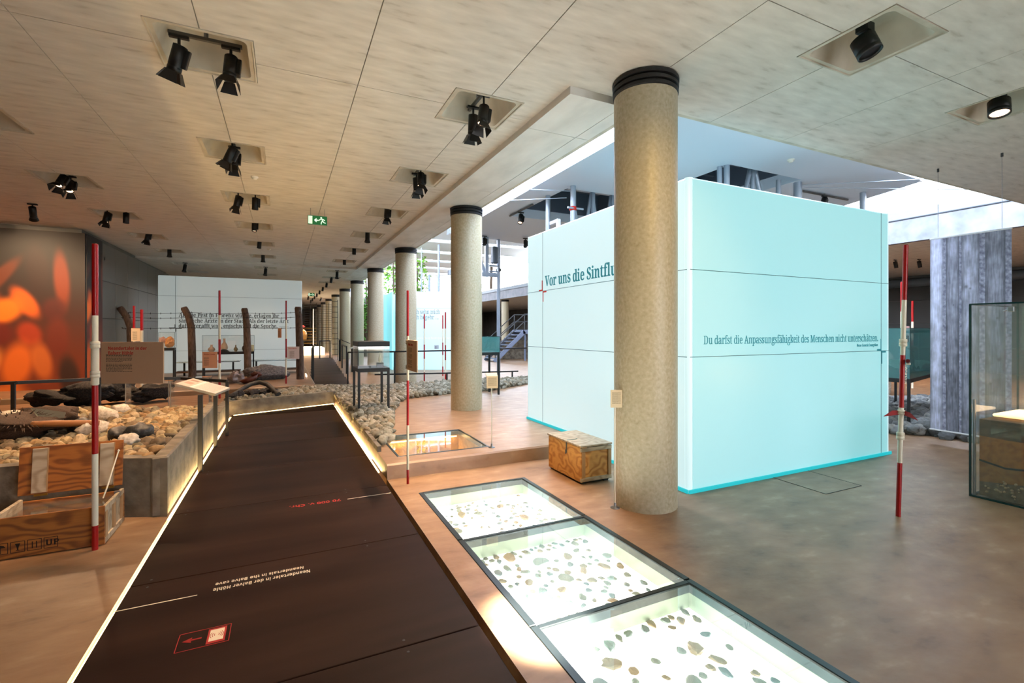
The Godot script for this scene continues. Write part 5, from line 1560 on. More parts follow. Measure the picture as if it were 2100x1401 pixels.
	var wire := thing("wire_find", "thin bent wire object in the teal glass case", "find", Vector3(4.3, 1.22, -10.4))
	obj("wire", MB.new().tube([Vector3(-0.1, 0, 0), Vector3(-0.02, 0.12, 0), Vector3(0.06, 0.24, 0), Vector3(0.12, 0.16, 0), Vector3(0.08, 0.05, 0)], 0.006, 6), mats.black_metal, wire)
	rail("black railing around the curved stone bed, high part", [Vector3(1.57, 1.1, -13.65), Vector3(2.6, 1.11, -13.3), Vector3(4.1, 1.13, -12.9), Vector3(7.0, 1.13, -13.6)], 0.04, [Vector3(1.57, 1.1, -13.65), Vector3(2.75, 1.11, -13.25), Vector3(5.1, 1.13, -13.15)])
	rail("low black foot rail behind the curved stone bed", [Vector3(2.3, 0.46, -13.75), Vector3(4.26, 0.46, -13.3), Vector3(6.6, 0.42, -13.4)], 0.04, [Vector3(2.5, 0.46, -13.7), Vector3(4.26, 0.46, -13.3), Vector3(6.4, 0.42, -13.4)])

# ---------------------------------------------------------------- right side
func bark_image() -> ImageTexture:     # a photograph of pale tree trunks, printed on the hanging cloth
	var w := 160
	var h := 420
	var n := FastNoiseLite.new()
	n.seed = 77
	n.frequency = 0.05
	n.fractal_octaves = 4
	var im := Image.create(w, h, false, Image.FORMAT_RGB8)
	var trunks := [[0.0, 0.17, 0.93], [0.215, 0.165, 0.66], [0.41, 0.22, 0.74], [0.70, 0.23, 0.64]]
	for y in h:
		for x in w:
			var u := (x + 0.5) / w
			var v := (y + 0.5) / h
			var g := n.get_noise_2d(x * 2.0, y * 2.0) * 0.28
			var c := Color(0.42, 0.43, 0.52).lerp(Color(0.76, 0.77, 0.86), clampf(0.45 + g * 2.4, 0, 1))
			for t in trunks:
				var k: float = (u - t[0]) / t[1]
				if k > 0.0 and k < 1.0:
					var s := n.get_noise_2d(x * 5.0, y * 0.35) * 0.16 + n.get_noise_2d(x * 0.7 + 90, y * 0.5) * 0.16
					var e := 1.0 - 0.35 * pow(absf(k * 2.0 - 1.0), 3.0)
					var b: float = (t[2] + s - 0.14 * smoothstep(0.25, 0.75, v)) * e
					c = Color(b * 0.92, b * 0.94, b * 1.06)
			for q in [[0.47, 0.26, 0.03], [0.52, 0.27, 0.02], [0.66, 0.26, 0.03], [0.86, 0.62, 0.035], [0.76, 0.74, 0.03], [0.6, 0.87, 0.03], [0.31, 0.35, 0.012], [0.84, 0.42, 0.02]]:
				var d := Vector2(u - q[0], (v - q[1]) * 2.6).length()
				if d < q[2]:
					c = c.darkened(0.4 * (1.0 - d / q[2]))
			im.set_pixel(x, y, c)
	return ImageTexture.create_from_image(im)

func build_right_exhibits():
	var bn := thing("hanging_print", "tall hanging cloth printed with pale blue tree trunks at the right", "banner", Vector3(9.0, 1.65, -3.43))
	var bm := flat("bark_print", Color.WHITE, 0.7)
	bm.albedo_texture = bark_image()
	var face := Transform3D(Basis(Vector3.UP, -PI / 2), Vector3.ZERO)
	obj("cloth", MB.new().box(Vector3.ZERO, Vector3(0.004, 2.9, 0.915)), flat("cloth_back", Color(0.75, 0.77, 0.82), 0.8), bn)
	obj("print", MB.new().sheet(0.915, 2.9, 0.005, face), bm, bn)
	obj("top_bar", MB.new().box(Vector3(0, 1.46, 0), Vector3(0.022, 0.022, 0.93), 0.004), mats.white_paint, bn)
	obj("bottom_bar", MB.new().box(Vector3(0, -1.46, 0), Vector3(0.022, 0.022, 0.93), 0.004), mats.white_paint, bn)
	for z in [-0.36, 0.36]:
		obj("wire", MB.new().rod(Vector3(0, 1.46, z), Vector3(0, 2.5, z), 0.003, 5), mats.steel, bn)
		obj("ceiling_hook", MB.new().rod(Vector3(0, 2.47, z), Vector3(0, 2.52, z), 0.015, 8), mats.dark_grey, bn)
	# tall glass case with a soil section
	var t := thing("soil_section_case", "tall frameless glass case with a brown layered soil section at the right edge", "display case", Vector3(6.41, 0, -2.43))
	var L := 1.7
	var W := 1.1
	var H := 1.98
	obj("glass_side", MB.new().box(Vector3(0.006, H / 2, L / 2), Vector3(0.01, H, L)), mats.glass, t)
	obj("glass_side", MB.new().box(Vector3(W / 2, H / 2, 0.006), Vector3(W, H, 0.01)), mats.glass, t)
	obj("glass_side", MB.new().box(Vector3(W / 2, H / 2, L), Vector3(W, H, 0.01)), mats.glass, t)
	obj("glass_side", MB.new().box(Vector3(W, H / 2, L / 2), Vector3(0.01, H, L)), mats.glass, t)
	obj("glass_side", MB.new().box(Vector3(W / 2, H, L / 2), Vector3(W, 0.01, L)), mats.glass, t)
	var ed := MB.new()
	ed.box(Vector3(0, H, L / 2), Vector3(0.016, 0.016, L)).box(Vector3(W / 2, H, 0), Vector3(W, 0.016, 0.016)).box(Vector3(W / 2, H, L), Vector3(W, 0.016, 0.016))
	ed.box(Vector3(0, H / 2, 0), Vector3(0.016, H, 0.016)).box(Vector3(W, H / 2, 0), Vector3(0.016, H, 0.016)).box(Vector3(0, 0.008, L / 2), Vector3(0.02, 0.016, L)).box(Vector3(W / 2, 0.008, 0), Vector3(W, 0.016, 0.02))
	obj("glass_edge", ed, mats.glass_edge, t)
	obj("corner_profile", MB.new().box(Vector3(0.035, 0.5, 0.02), Vector3(0.03, 1.0, 0.02), 0.003), mats.steel, t)
	obj("hinge", MB.new().box(Vector3(0.03, 1.92, 0.3), Vector3(0.03, 0.05, 0.05), 0.006).rod(Vector3(0.03, 1.9, 0.24), Vector3(0.03, 1.93, 0.3), 0.008, 8), mats.steel, t)
	var to_x := Transform3D(Basis(Vector3(0, 0, 1), Vector3(1, 0, 0), Vector3(0, 1, 0)), Vector3(0.06, 0, 0))   # polygon (z, y) pushed along x
	var soil_n := ntex([Color(0.75, 0.75, 0.75), Color(0.9, 0.9, 0.9), Color(1, 1, 1)], 0.03, 141, 5, 256)
	var layer := func(nm: String, pts: Array, col: Color, x0: float, x1: float):
		var m := tri_mat("soil_" + nm, soil_n, Vector3(2, 2, 2), 0.95, false)
		m.albedo_color = col
		obj(nm, MB.new().extrude(PackedVector2Array(pts), x0, x1, to_x), m, t)
	layer.call("grey_clay", [Vector2(0.05, 0.02), Vector2(1.65, 0.02), Vector2(1.65, 0.20), Vector2(0.9, 0.17), Vector2(0.5, 0.22), Vector2(0.05, 0.16)], Color(0.50, 0.42, 0.32), 0.0, 0.98)
	layer.call("sand_layer", [Vector2(0.05, 0.16), Vector2(0.5, 0.22), Vector2(0.9, 0.17), Vector2(1.65, 0.20), Vector2(1.65, 0.36), Vector2(0.5, 0.36), Vector2(0.25, 0.33), Vector2(0.05, 0.37)], Color(0.66, 0.45, 0.22), 0.0, 0.98)
	layer.call("dark_seam", [Vector2(0.05, 0.37), Vector2(0.25, 0.33), Vector2(0.5, 0.36), Vector2(1.65, 0.36), Vector2(1.65, 0.378), Vector2(0.5, 0.378), Vector2(0.25, 0.348), Vector2(0.05, 0.388)], Color(0.08, 0.07, 0.06), -0.004, 0.98)
	layer.call("ochre_layer", [Vector2(0.05, 0.388), Vector2(0.25, 0.348), Vector2(0.5, 0.378), Vector2(1.65, 0.378), Vector2(1.65, 0.42), Vector2(0.9, 0.62), Vector2(0.25, 0.62), Vector2(0.05, 0.63)], Color(0.70, 0.46, 0.20), 0.0, 0.98)
	layer.call("loam_layer", [Vector2(0.05, 0.63), Vector2(0.25, 0.62), Vector2(0.9, 0.62), Vector2(1.65, 0.42), Vector2(1.65, 0.80), Vector2(0.05, 0.80)], Color(0.36, 0.27, 0.15), 0.0, 0.98)
	var peb := MB.new()
	var r := RandomNumberGenerator.new()
	r.seed = 12
	var pbm := rocky(5, 1, 0.2, 0.8)
	for k in 130:
		peb.add(pbm, Transform3D(Basis(Vector3(1, 0.3, 0).normalized(), r.randf() * 6).scaled(Vector3.ONE * r.randf_range(0.015, 0.035)), Vector3(0.056, r.randf_range(0.03, 0.17) + 0.05 * r.randf(), r.randf_range(0.1, 1.6))))
	var pb := obj("shell_bed", peb, flat("shell_pale", Color(0.66, 0.56, 0.42), 0.8), t)
	pb.set_meta("kind", "stuff")
	obj("lit_edge", MB.new().box(Vector3(0.5, 0.84, 0.75), Vector3(0.6, 0.03, 1.3), 0.01), glow("case_lamp", Color(1.0, 0.78, 0.48), 1.6), t)
	obj("sand_top", rocky(81, 3, 0.2, 0.4), flat("sand_top_pale", Color(0.70, 0.56, 0.40), 0.9), t, Transform3D(Basis().scaled(Vector3(0.7, 0.3, 1.2)), Vector3(0.55, 0.90, 0.85)))
	var sp := OmniLight3D.new()
	sp.name = "glow"
	sp.position = Vector3(0.5, 1.0, 0.9)
	sp.light_color = Color(1.0, 0.78, 0.48)
	sp.light_energy = 0.25
	sp.light_size = 0.1
	sp.shadow_enabled = true
	t.add_child(sp)
	# long teal glass case with a landscape model
	var g := table_case("long teal glass table case with a green landscape model behind the leaning rod", Vector3(10.75, 0, -5.1), 2.7, 0.8, 0.82, 0.86, false, 0.236, mats.glass_green)
	obj("inner_frame", MB.new().box(Vector3(-1.25, 1.3, 0.3), Vector3(0.04, 0.85, 0.04)).box(Vector3(0, 1.68, 0.3), Vector3(2.5, 0.05, 0.04)), flat("teal_frame", Color(0.10, 0.32, 0.36), 0.4), g)
	var hf := MB.new()
	var nz := FastNoiseLite.new()
	nz.seed = 3
	nz.frequency = 1.6
	var hh := func(i, j): return Vector3(-1.3 + 0.1 * i, 0.99 + 0.12 * (nz.get_noise_2d(i * 0.25, j * 0.25) + 0.6), -0.36 + 0.09 * j)
	hf.st.set_smooth_group(2)
	for i in 26:
		for j in 8:
			hf.face([hh.call(i, j), hh.call(i + 1, j), hh.call(i + 1, j + 1), hh.call(i, j + 1)], Vector3(0, -5, 0))
	obj("landscape_model", hf, tri_mat("model_green", ntex([Color(0.10, 0.26, 0.22), Color(0.22, 0.42, 0.36), Color(0.36, 0.52, 0.42)], 0.05, 151, 4, 256), Vector3(3, 3, 3), 0.9, false), g)
	lump("pile of pale rubble seen through the teal case at the box corner", "rubble_pile", "rubble", Vector3(14.2, 0.5, -7.6), Vector3(2.4, 2.2, 1.6), mats.stone_chalk, 391, 0.4)
	var ct := thing("marker_post", "little brown T shaped marker in front of the landscape model", "marker", Vector3(10.1, 0.95, -4.62))
	obj("stem", MB.new().box(Vector3(0, 0.2, 0), Vector3(0.05, 0.4, 0.05), 0.01), mats.stone_brown, ct)
	obj("head", rocky(392, 2, 0.3, 0.6), mats.stone_brown, ct, Transform3D(Basis().scaled(Vector3(0.3, 0.16, 0.14)), Vector3(0, 0.44, 0)))
	tag(obj("low_post", MB.new().box(Vector3(9.4, 0.2, -3.9), Vector3(0.06, 0.4, 0.06), 0.004), mats.black_metal), "short black post just below the hanging print", "post")

# ---------------------------------------------------------------- light well fittings, signs, far end
func exit_sign(label: String, at: Vector3, turn: float, flip := false):
	var t := thing("exit_sign", label, "exit sign", at, turn)
	obj("panel", MB.new().box(Vector3.ZERO, Vector3(0.37, 0.19, 0.03), 0.004), flat("sign_rim", Color(0.55, 0.62, 0.56), 0.4), t)
	var f := -1.0 if flip else 1.0
	obj("green_face", MB.new().box(Vector3(0, 0, 0.0155), Vector3(0.355, 0.175, 0.002)), glow("sign_green", Color(0.02, 0.36, 0.17), 0.55, Color(0.02, 0.30, 0.14)), t)
	var w := MB.new()
	w.box(Vector3(-0.135 * f, 0, 0.017), Vector3(0.075, 0.155, 0.002))
	w.box(Vector3(-0.015 * f, 0, 0.017), Vector3(0.075, 0.022, 0.002))
	for s in [-1, 1]:
		w.bar(Vector3(-0.055 * f, 0, 0.017), Vector3(-0.018 * f, 0.034 * s, 0.017), 0.02, 0.002)
	w.lathe([Vector2(0.016, -0.001), Vector2(0.016, 0.001)], 14, Transform3D(Basis(Vector3.RIGHT, PI / 2), Vector3(0.068 * f, 0.058, 0.017)))
	for l in [[0.075, 0.04, 0.095, -0.005], [0.09, 0.035, 0.125, 0.012], [0.075, 0.038, 0.045, 0.022], [0.045, 0.022, 0.035, 0.0], [0.095, -0.005, 0.12, -0.04], [0.12, -0.04, 0.155, -0.045], [0.095, -0.005, 0.07, -0.04], [0.07, -0.04, 0.068, -0.075], [0.125, 0.012, 0.14, 0.0]]:
		w.bar(Vector3(l[0] * f, l[1], 0.017), Vector3(l[2] * f, l[3], 0.017), 0.018, 0.002)
	obj("pictogram", w, glow("sign_white", Color(0.85, 1.0, 0.9), 0.5, Color(0.9, 0.95, 0.9)), t)
	for x in [-0.13, 0.13]:
		obj("hanger", MB.new().rod(Vector3(x, 0.095, 0), Vector3(x, CEIL - at.y - 0.002, 0), 0.004, 6), mats.steel, t)

func detector(label: String, at: Vector3, side := false):
	var t := thing("smoke_detector", label, "smoke detector", at)
	if side:
		t.rotation_degrees.z = -90
	obj("base", MB.new().lathe([Vector2(0.055, 0.0), Vector2(0.055, -0.018), Vector2(0.045, -0.022)], 20), mats.white_plastic, t)
	obj("dome", MB.new().lathe([Vector2(0.04, -0.022), Vector2(0.036, -0.04), Vector2(0.015, -0.05), Vector2(0.0, -0.051)], 20), mats.white_plastic, t)

func build_far_hall():
	exit_sign("green running man exit sign with arrow left, hanging over the walkway", Vector3(0.62, 3.93, -10.45), 0.0)
	exit_sign("green exit sign cut by the left edge of the picture", Vector3(-4.86, 4.0, -8.75), PI / 2, true)
	exit_sign("tiny green exit sign far down the corridor ceiling", Vector3(1.55, 3.88, -32.0), 0.0)
	detector("white smoke detector on the ceiling behind the crossed spotlights", Vector3(-0.42, CEIL, -8.7))
	detector("small white smoke detector further along the middle spotlight row", Vector3(-0.4, CEIL, -16.3))
	detector("white smoke detector on the white soffit above the turquoise box", Vector3(7.48, 4.5, -5.1))
	detector("white smoke detector under the ceiling beyond the light well", Vector3(16.5, LOW, -6.0))
	detector("round white sensor on the grey wall beside the fire mural", Vector3(-4.34, 3.62, -16.3), true)
	# steel posts and lattice under the soffit
	var st: Material = flat("post_steel", Color(0.62, 0.66, 0.72), 0.35, 0.4)
	var so := flat("clamp_red", Color(0.70, 0.12, 0.06), 0.4)
	for q in [[6.78, -5.76, 0.05, "at the corner of the right soffit opening"], [6.72, -5.85, 0.045, "paired with the one at the right opening corner"], [8.3, -5.9, 0.045, "right of the strut under the soffit opening"], [8.78, -5.85, 0.075, "thickest one, where the cables gather"], [10.6, -5.7, 0.055, "rightmost, near the soffit's pointed end"], [4.96, -8.66, 0.05, "left of the lattice bracket"], [5.06, -7.86, 0.055, "with a red clamp, at the left soffit opening"], [5.25, -8.1, 0.03, "thin one beside the red clamp"]]:
		var p := thing("steel_post", "grey steel post from the soffit into the box, %s" % q[3], "post", Vector3(q[0], 3.0, q[1]))
		obj("tube", MB.new().rod(Vector3.ZERO, Vector3(0, 1.5, 0), q[2], 16), st, p)
		if q[2] == 0.055:
			obj("clamp", MB.new().lathe([Vector2(0.06, 1.02), Vector2(0.075, 1.04), Vector2(0.075, 1.08), Vector2(0.06, 1.1)], 14), so, p)
			obj("clamp_arm", MB.new().rod(Vector3(-0.15, 1.06, 0.05), Vector3(0.2, 1.06, 0.05), 0.02, 8), st, p)
	var s1 := thing("strut", "V shaped steel strut under the right soffit opening", "strut", Vector3(7.6, 0, -5.9))
	obj("upright", MB.new().rod(Vector3(0, 3.0, 0), Vector3(0, 4.85, 0), 0.04, 12), st, s1)
	obj("diagonal", MB.new().rod(Vector3(-0.5, 3.1, 0), Vector3(-0.02, 4.75, 0), 0.04, 12), st, s1)
	obj("diagonal", MB.new().rod(Vector3(0.5, 3.1, 0), Vector3(0.02, 4.75, 0), 0.04, 12), st, s1)
	var tr := thing("lattice_girder", "grey lattice girder in the left soffit opening above the box", "girder", Vector3(0, 0, 0))
	obj("chord", MB.new().bar(Vector3(5.2, 4.62, -8.3), Vector3(7.6, 4.62, -8.3), 0.09, 0.09), st, tr)
	for k in 5:
		var x := 5.3 + 0.5 * k
		obj("lattice_bar", MB.new().bar(Vector3(x, 4.6, -8.3), Vector3(x + 0.25, 3.3, -8.3), 0.06, 0.04), st, tr)
		obj("lattice_bar", MB.new().bar(Vector3(x + 0.5, 4.6, -8.3), Vector3(x + 0.25, 3.3, -8.3), 0.06, 0.04), st, tr)
		obj("upright", MB.new().bar(Vector3(x, 4.6, -8.25), Vector3(x, 3.3, -8.25), 0.07, 0.05), st, tr)
	var br := thing("bracket", "white E shaped bracket with red handles between posts left of the soffit opening", "bracket", Vector3(5.0, 3.72, -8.45))
	var wpnt: Material = mats.white_paint
	obj("frame", MB.new().box(Vector3(0, 0, 0.14), Vector3(0.07, 0.46, 0.06)).box(Vector3(0.0, 0.2, -0.02), Vector3(0.06, 0.06, 0.34)).box(Vector3(0, -0.2, -0.02), Vector3(0.06, 0.06, 0.34)).box(Vector3(0, 0.0, 0.02), Vector3(0.06, 0.06, 0.2)), wpnt, br)
	obj("handle", MB.new().rod(Vector3(-0.05, 0.0, 0.3), Vector3(0.05, 0.0, 0.3), 0.035, 12), so, br)
	obj("handle", MB.new().rod(Vector3(-0.05, -0.22, 0.16), Vector3(0.05, -0.22, 0.16), 0.03, 12), so, br)
	var wh := thing("hand_wheel", "round grey winch wheel above the box beside the foreground column", "winch", Vector3(5.55, 3.62, -6.9))
	obj("wheel", MB.new().lathe([Vector2(0.02, -0.03), Vector2(0.15, -0.03), Vector2(0.16, 0.0), Vector2(0.15, 0.03), Vector2(0.02, 0.03)], 24, Transform3D(Basis(Vector3(0, 0, 1), 1.2), Vector3.ZERO)), st, wh)
	obj("hub", MB.new().rod(Vector3(-0.06, 0, 0), Vector3(0.06, 0, 0), 0.04, 12), mats.dark_grey, wh)
	var t2 := thing("lattice_girder", "hanging lattice frame under the soffit just right of the second column", "girder", Vector3.ZERO)
	obj("chord", MB.new().bar(Vector3(4.3, 3.37, -13.3), Vector3(5.85, 3.37, -13.3), 0.12, 0.12), st, t2)
	obj("upright", MB.new().bar(Vector3(5.5, 3.3, -13.3), Vector3(5.5, 4.5, -13.3), 0.10, 0.08), st, t2)
	obj("upright", MB.new().bar(Vector3(5.0, 3.3, -13.3), Vector3(5.0, 4.5, -13.3), 0.08, 0.06), st, t2)
	for q in [[5.45, 5.05], [4.6, 4.95], [4.62, 5.05]]:
		obj("lattice_bar", MB.new().bar(Vector3(q[0], 3.4, -13.3), Vector3(q[1], 4.5, -13.3), 0.08, 0.06), st, t2)
	obj("motor", MB.new().box(Vector3(5.72, 3.95, -13.2), Vector3(0.18, 0.5, 0.2), 0.03), flat("motor_grey", Color(0.32, 0.36, 0.40), 0.5), t2)
	obj("bracket", MB.new().box(Vector3(5.75, 3.65, -13.35), Vector3(0.3, 0.04, 0.04)).box(Vector3(5.75, 3.48, -13.35), Vector3(0.3, 0.04, 0.04)).box(Vector3(5.9, 3.56, -13.35), Vector3(0.05, 0.24, 0.05)), st, t2)
	var pl := thing("steel_post", "tall grey steel post from soffit to floor, right of the second column", "post", Vector3(5.98, 0.0, -13.5))
	obj("tube", MB.new().rod(Vector3.ZERO, Vector3(0, 4.5, 0), 0.055, 16), st, pl)
	obj("clamp", MB.new().lathe([Vector2(0.056, 3.5), Vector2(0.08, 3.52), Vector2(0.08, 3.58), Vector2(0.056, 3.6)], 14), mats.dark_grey, pl)
	var cb := [[Vector3(8.78, 4.45, -5.85), Vector3(9.9, 4.25, -4.16), "from the thick post to the slab, upper"], [Vector3(8.85, 4.42, -5.85), Vector3(11.4, 4.25, -4.16), "from the thick post to the slab, lower"], [Vector3(5.06, 4.4, -7.86), Vector3(3.53, 4.3, -8.0), "from the left opening post to the slab, upper"], [Vector3(5.0, 4.3, -8.0), Vector3(3.53, 4.2, -8.6), "from the left opening post to the slab, lower"]]
	for q in cb:
		tag(obj("steel_cable", MB.new().rod(q[0], q[1], 0.009, 6), st), "thin steel cable %s" % q[2], "cable")
	for k in 5:
		var x: float = [4.75, 5.2, 5.6, 5.95, 6.4][k]
		tag(obj("far_post", MB.new().rod(Vector3(x, 3.3, -21.2), Vector3(x, [5.7, 4.9, 5.4, 4.2, 5.6][k], -21.2), [0.07, 0.03, 0.03, 0.05, 0.05][k], 10), flat("far_grey", Color(0.45, 0.50, 0.56), 0.5)), "grey post standing on the far turquoise box, %s from the left" % ["first", "second", "third", "fourth", "fifth"][k], "post")
	# stairs up to the court
	var sg := flat("stair_grey", Color(0.42, 0.46, 0.54), 0.5, 0.2)
	var sr := thing("staircase", "grey steel staircase with landing rising to the right beyond the light well", "stairs", Vector3(10.0, 0, -24.0))
	for z in [-0.65, 0.65]:
		obj("stringer", MB.new().bar(Vector3(0.1, 0.0, z), Vector3(1.9, 1.62, z), 0.22, 0.06), sg, sr)
		obj("stringer", MB.new().bar(Vector3(1.8, 1.6, z), Vector3(2.9, 1.6, z), 0.22, 0.06), sg, sr)
		obj("stringer", MB.new().bar(Vector3(2.8, 1.6, z), Vector3(6.2, 4.75, z), 0.22, 0.06), sg, sr)
		for h in [0.95, 0.55]:
			obj("handrail", MB.new().bar(Vector3(0.1, h + 0.1, z), Vector3(1.9, 1.62 + h, z), 0.04, 0.04), mats.dark_grey, sr)
			obj("handrail", MB.new().bar(Vector3(1.9, 1.62 + h, z), Vector3(2.9, 1.62 + h, z), 0.04, 0.04), mats.dark_grey, sr)
			obj("handrail", MB.new().bar(Vector3(2.9, 1.62 + h, z), Vector3(6.2, 4.75 + h, z), 0.04, 0.04), mats.dark_grey, sr)
		for x in [0.15, 1.9, 2.9, 4.5]:
			var yb := 0.1 if x < 1 else (1.6 if x < 3.2 else 3.15)
			obj("post", MB.new().bar(Vector3(x, yb, z), Vector3(x, yb + 0.95, z), 0.04, 0.04), mats.dark_grey, sr)
	for k in 9:
		obj("tread", MB.new().box(Vector3(0.2 + 0.2 * k, 0.16 + 0.18 * k, 0), Vector3(0.26, 0.04, 1.25), 0.004), sg, sr)
	obj("landing", MB.new().box(Vector3(2.35, 1.66, 0), Vector3(1.1, 0.06, 1.3)), sg, sr)
	for k in 16:
		obj("tread", MB.new().box(Vector3(3.05 + 0.195 * k, 1.84 + 0.18 * k, 0), Vector3(0.26, 0.04, 1.25), 0.004), sg, sr)
	for x in [2.0, 2.7]:
		obj("leg", MB.new().rod(Vector3(x, 0, 0.5), Vector3(x, 1.6, 0.5), 0.05, 10), sg, sr)
	tag(obj("concrete_parapet", MB.new().box(Vector3(14.0, 0.55, -25.2), Vector3(5.6, 1.1, 0.3), 0.01), mats.concrete_wall), "low tan concrete wall behind the staircase", "wall")
	# rails and desks along the far walkway
	rail("dark railing on the left side of the far walkway", [Vector3(0.78, 1.12, -15.6), Vector3(1.0, 1.12, -19.0)], 0.06, [Vector3(0.78, 1.12, -15.6), Vector3(0.84, 1.12, -16.6), Vector3(0.9, 1.12, -17.6), Vector3(0.96, 1.12, -18.6)])
	rail("dark railing on the right side of the far walkway", [Vector3(2.2, 1.05, -19.5), Vector3(2.35, 1.05, -22.5)], 0.05, [Vector3(2.2, 1.05, -19.5), Vector3(2.35, 1.05, -22.5)])
	rail("distant dark railing before the shining display", [Vector3(1.9, 1.05, -30.0), Vector3(2.5, 1.05, -30.5)], 0.06, [Vector3(1.9, 1.05, -30.0), Vector3(2.5, 1.05, -30.5)])
	var lc := thing("reading_desk", "small tilted white reading desk beside the far walkway", "lectern", Vector3(2.62, 0, -20.3))
	obj("panel", MB.new().box(Vector3(0, 1.02, 0), Vector3(0.5, 0.03, 0.5), 0.003, Basis(Vector3(0, 0, 1), 0.3)), mats.white_plastic, lc)
	for x in [-0.12, 0.12]:
		obj("post", MB.new().bar(Vector3(x, 0, 0), Vector3(x, 0.98, 0), 0.05, 0.05), mats.black_metal, lc)
	var lc2 := thing("reading_desk", "dark reading desk far down the corridor before the columns", "lectern", Vector3(2.75, 0, -27.5))
	obj("panel", MB.new().box(Vector3(0.2, 1.1, 0), Vector3(0.7, 0.03, 0.4), 0.003, Basis(Vector3(0, 0, 1), -0.4)), mats.black_metal, lc2)
	obj("post", MB.new().bar(Vector3(0, 0, 0), Vector3(0, 1.15, 0), 0.1, 0.1), mats.black_metal, lc2)
	var ln := thing("strip_light", "thin white light line on the floor beside the far railing", "strip light")
	obj("diffuser", MB.new().bar(Vector3(0.62, 0.32, -15.6), Vector3(0.78, 0.02, -24.0), 0.05, 0.03), glow("led_white", Color(1.0, 0.94, 0.85), 4.0), ln)
	# shining display at the end of the corridor
	var fd := thing("glowing_plinth", "brightly lit display plinth at the end of the corridor", "light box", Vector3(1.0, 0, -36.0))
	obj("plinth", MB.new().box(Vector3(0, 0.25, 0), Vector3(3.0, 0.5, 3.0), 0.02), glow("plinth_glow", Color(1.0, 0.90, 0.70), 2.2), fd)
	var fc := thing("display_case", "tall glass case with a helmet far down the corridor", "display case", Vector3(1.1, 0.5, -35.2))
	for s in [-1, 1]:
		obj("glass_side", MB.new().box(Vector3(s * 0.7, 1.3, 0), Vector3(0.01, 2.6, 1.0)), mats.glass, fc)
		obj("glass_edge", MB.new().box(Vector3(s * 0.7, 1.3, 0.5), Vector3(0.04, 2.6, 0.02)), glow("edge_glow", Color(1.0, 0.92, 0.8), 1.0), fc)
	obj("helmet", MB.new().lathe([Vector2(0.3, 0.55), Vector2(0.34, 0.8), Vector2(0.3, 1.05), Vector2(0.15, 1.22), Vector2(0, 1.26)], 16), flat("bronze", Color(0.62, 0.45, 0.22), 0.35, 0.6), fc)
	obj("plume", rocky(401, 2, 0.2, 0.8), mats.rod_red, fc, Transform3D(Basis().scaled(Vector3(0.5, 0.3, 0.3)), Vector3(-0.05, 1.4, 0)))
	for k in 6:
		obj("shelf_rod", MB.new().box(Vector3(0.3, 0.3 + 0.2 * k, -0.1), Vector3(1.3, 0.03, 0.03)), mats.brass, fc)
	var sc := thing("lattice_screen", "dark lattice screen of thin bars at the end of the corridor", "screen", Vector3(1.6, 0, -38.5))
	for k in 18:
		obj("bar", MB.new().box(Vector3(0, 0.7 + 0.17 * k, 0), Vector3(5.0, 0.025, 0.03)), mats.black_metal, sc)
	for k in 12:
		obj("upright", MB.new().box(Vector3(-2.4 + 0.43 * k, 1.9, 0.02), Vector3(0.03, 3.6, 0.03)), mats.black_metal, sc)
	var ld := thing("ladder", "black ladder like rack leaning by the corridor columns", "rack", Vector3(2.6, 0, -28.6))
	for x in [-0.15, 0.15]:
		obj("upright", MB.new().box(Vector3(x, 1.7, 0), Vector3(0.03, 3.4, 0.03)), mats.black_metal, ld)
	for k in 11:
		obj("rung", MB.new().box(Vector3(0, 0.3 + 0.3 * k, 0), Vector3(0.3, 0.025, 0.025)), mats.black_metal, ld)
	for k in 5:
		spot(Vector3(0.6 + 0.9 * k, 4.0, -33.5 - 1.5 * k), Vector3(1.0, 0.5, -36.0), "plain", "tiny black spotlight aimed at the shining display, %s of its cluster" % ["first", "second", "third", "fourth", "fifth"][k], 14.0)

# ---------------------------------------------------------------- outside, seen through the light well
func leafy(label: String, at: Vector3, h: float, r: float, n: int, col: Color, sd: int, slim := false):
	var t := thing("tree", label, "tree", at)
	obj("trunk", MB.new().tube([Vector3.ZERO, Vector3(0.1, h * 0.4, 0), Vector3(0, h * 0.85, 0.1)], [0.12, 0.09, 0.03], 8), mats.stone_brown, t)
	var leaf := MB.new()
	leaf.tri(Vector3(-0.5, 0, 0), Vector3(0, 0.06, 0.22), Vector3(0.5, 0, 0), Vector3(0, -1, 0))
	leaf.tri(Vector3(-0.5, 0, 0), Vector3(0, 0.06, -0.22), Vector3(0.5, 0, 0), Vector3(0, -1, 0))
	var m := flat("leaf_green", Color.WHITE, 0.6)
	m.vertex_color_use_as_albedo = true
	m.backlight_enabled = true
	m.backlight = Color(0.4, 0.5, 0.1)
	m.cull_mode = BaseMaterial3D.CULL_DISABLED
	var mm := MultiMesh.new()
	mm.transform_format = MultiMesh.TRANSFORM_3D
	mm.use_colors = true
	mm.mesh = leaf.mesh()
	mm.instance_count = n
	var g := RandomNumberGenerator.new()
	g.seed = sd
	for i in n:
		var d := Vector3(g.randfn(), g.randfn() * 0.8, g.randfn()).normalized() * pow(g.randf(), 0.45)
		var p := Vector3(d.x * r, h * (0.62 if not slim else 0.5) + d.y * h * (0.38 if not slim else 0.5), d.z * r)
		mm.set_instance_transform(i, Transform3D(Basis.from_euler(Vector3(g.randf() * TAU, g.randf() * TAU, g.randf() * TAU)).scaled(Vector3.ONE * g.randf_range(0.15, 0.32)), p))
		mm.set_instance_color(i, (col * g.randf_range(0.6, 1.3)).srgb_to_linear())
	var mi := MultiMeshInstance3D.new()
	mi.multimesh = mm
	mi.material_override = m
	mi.name = "foliage"
	mi.set_meta("kind", "stuff")
	t.add_child(mi)

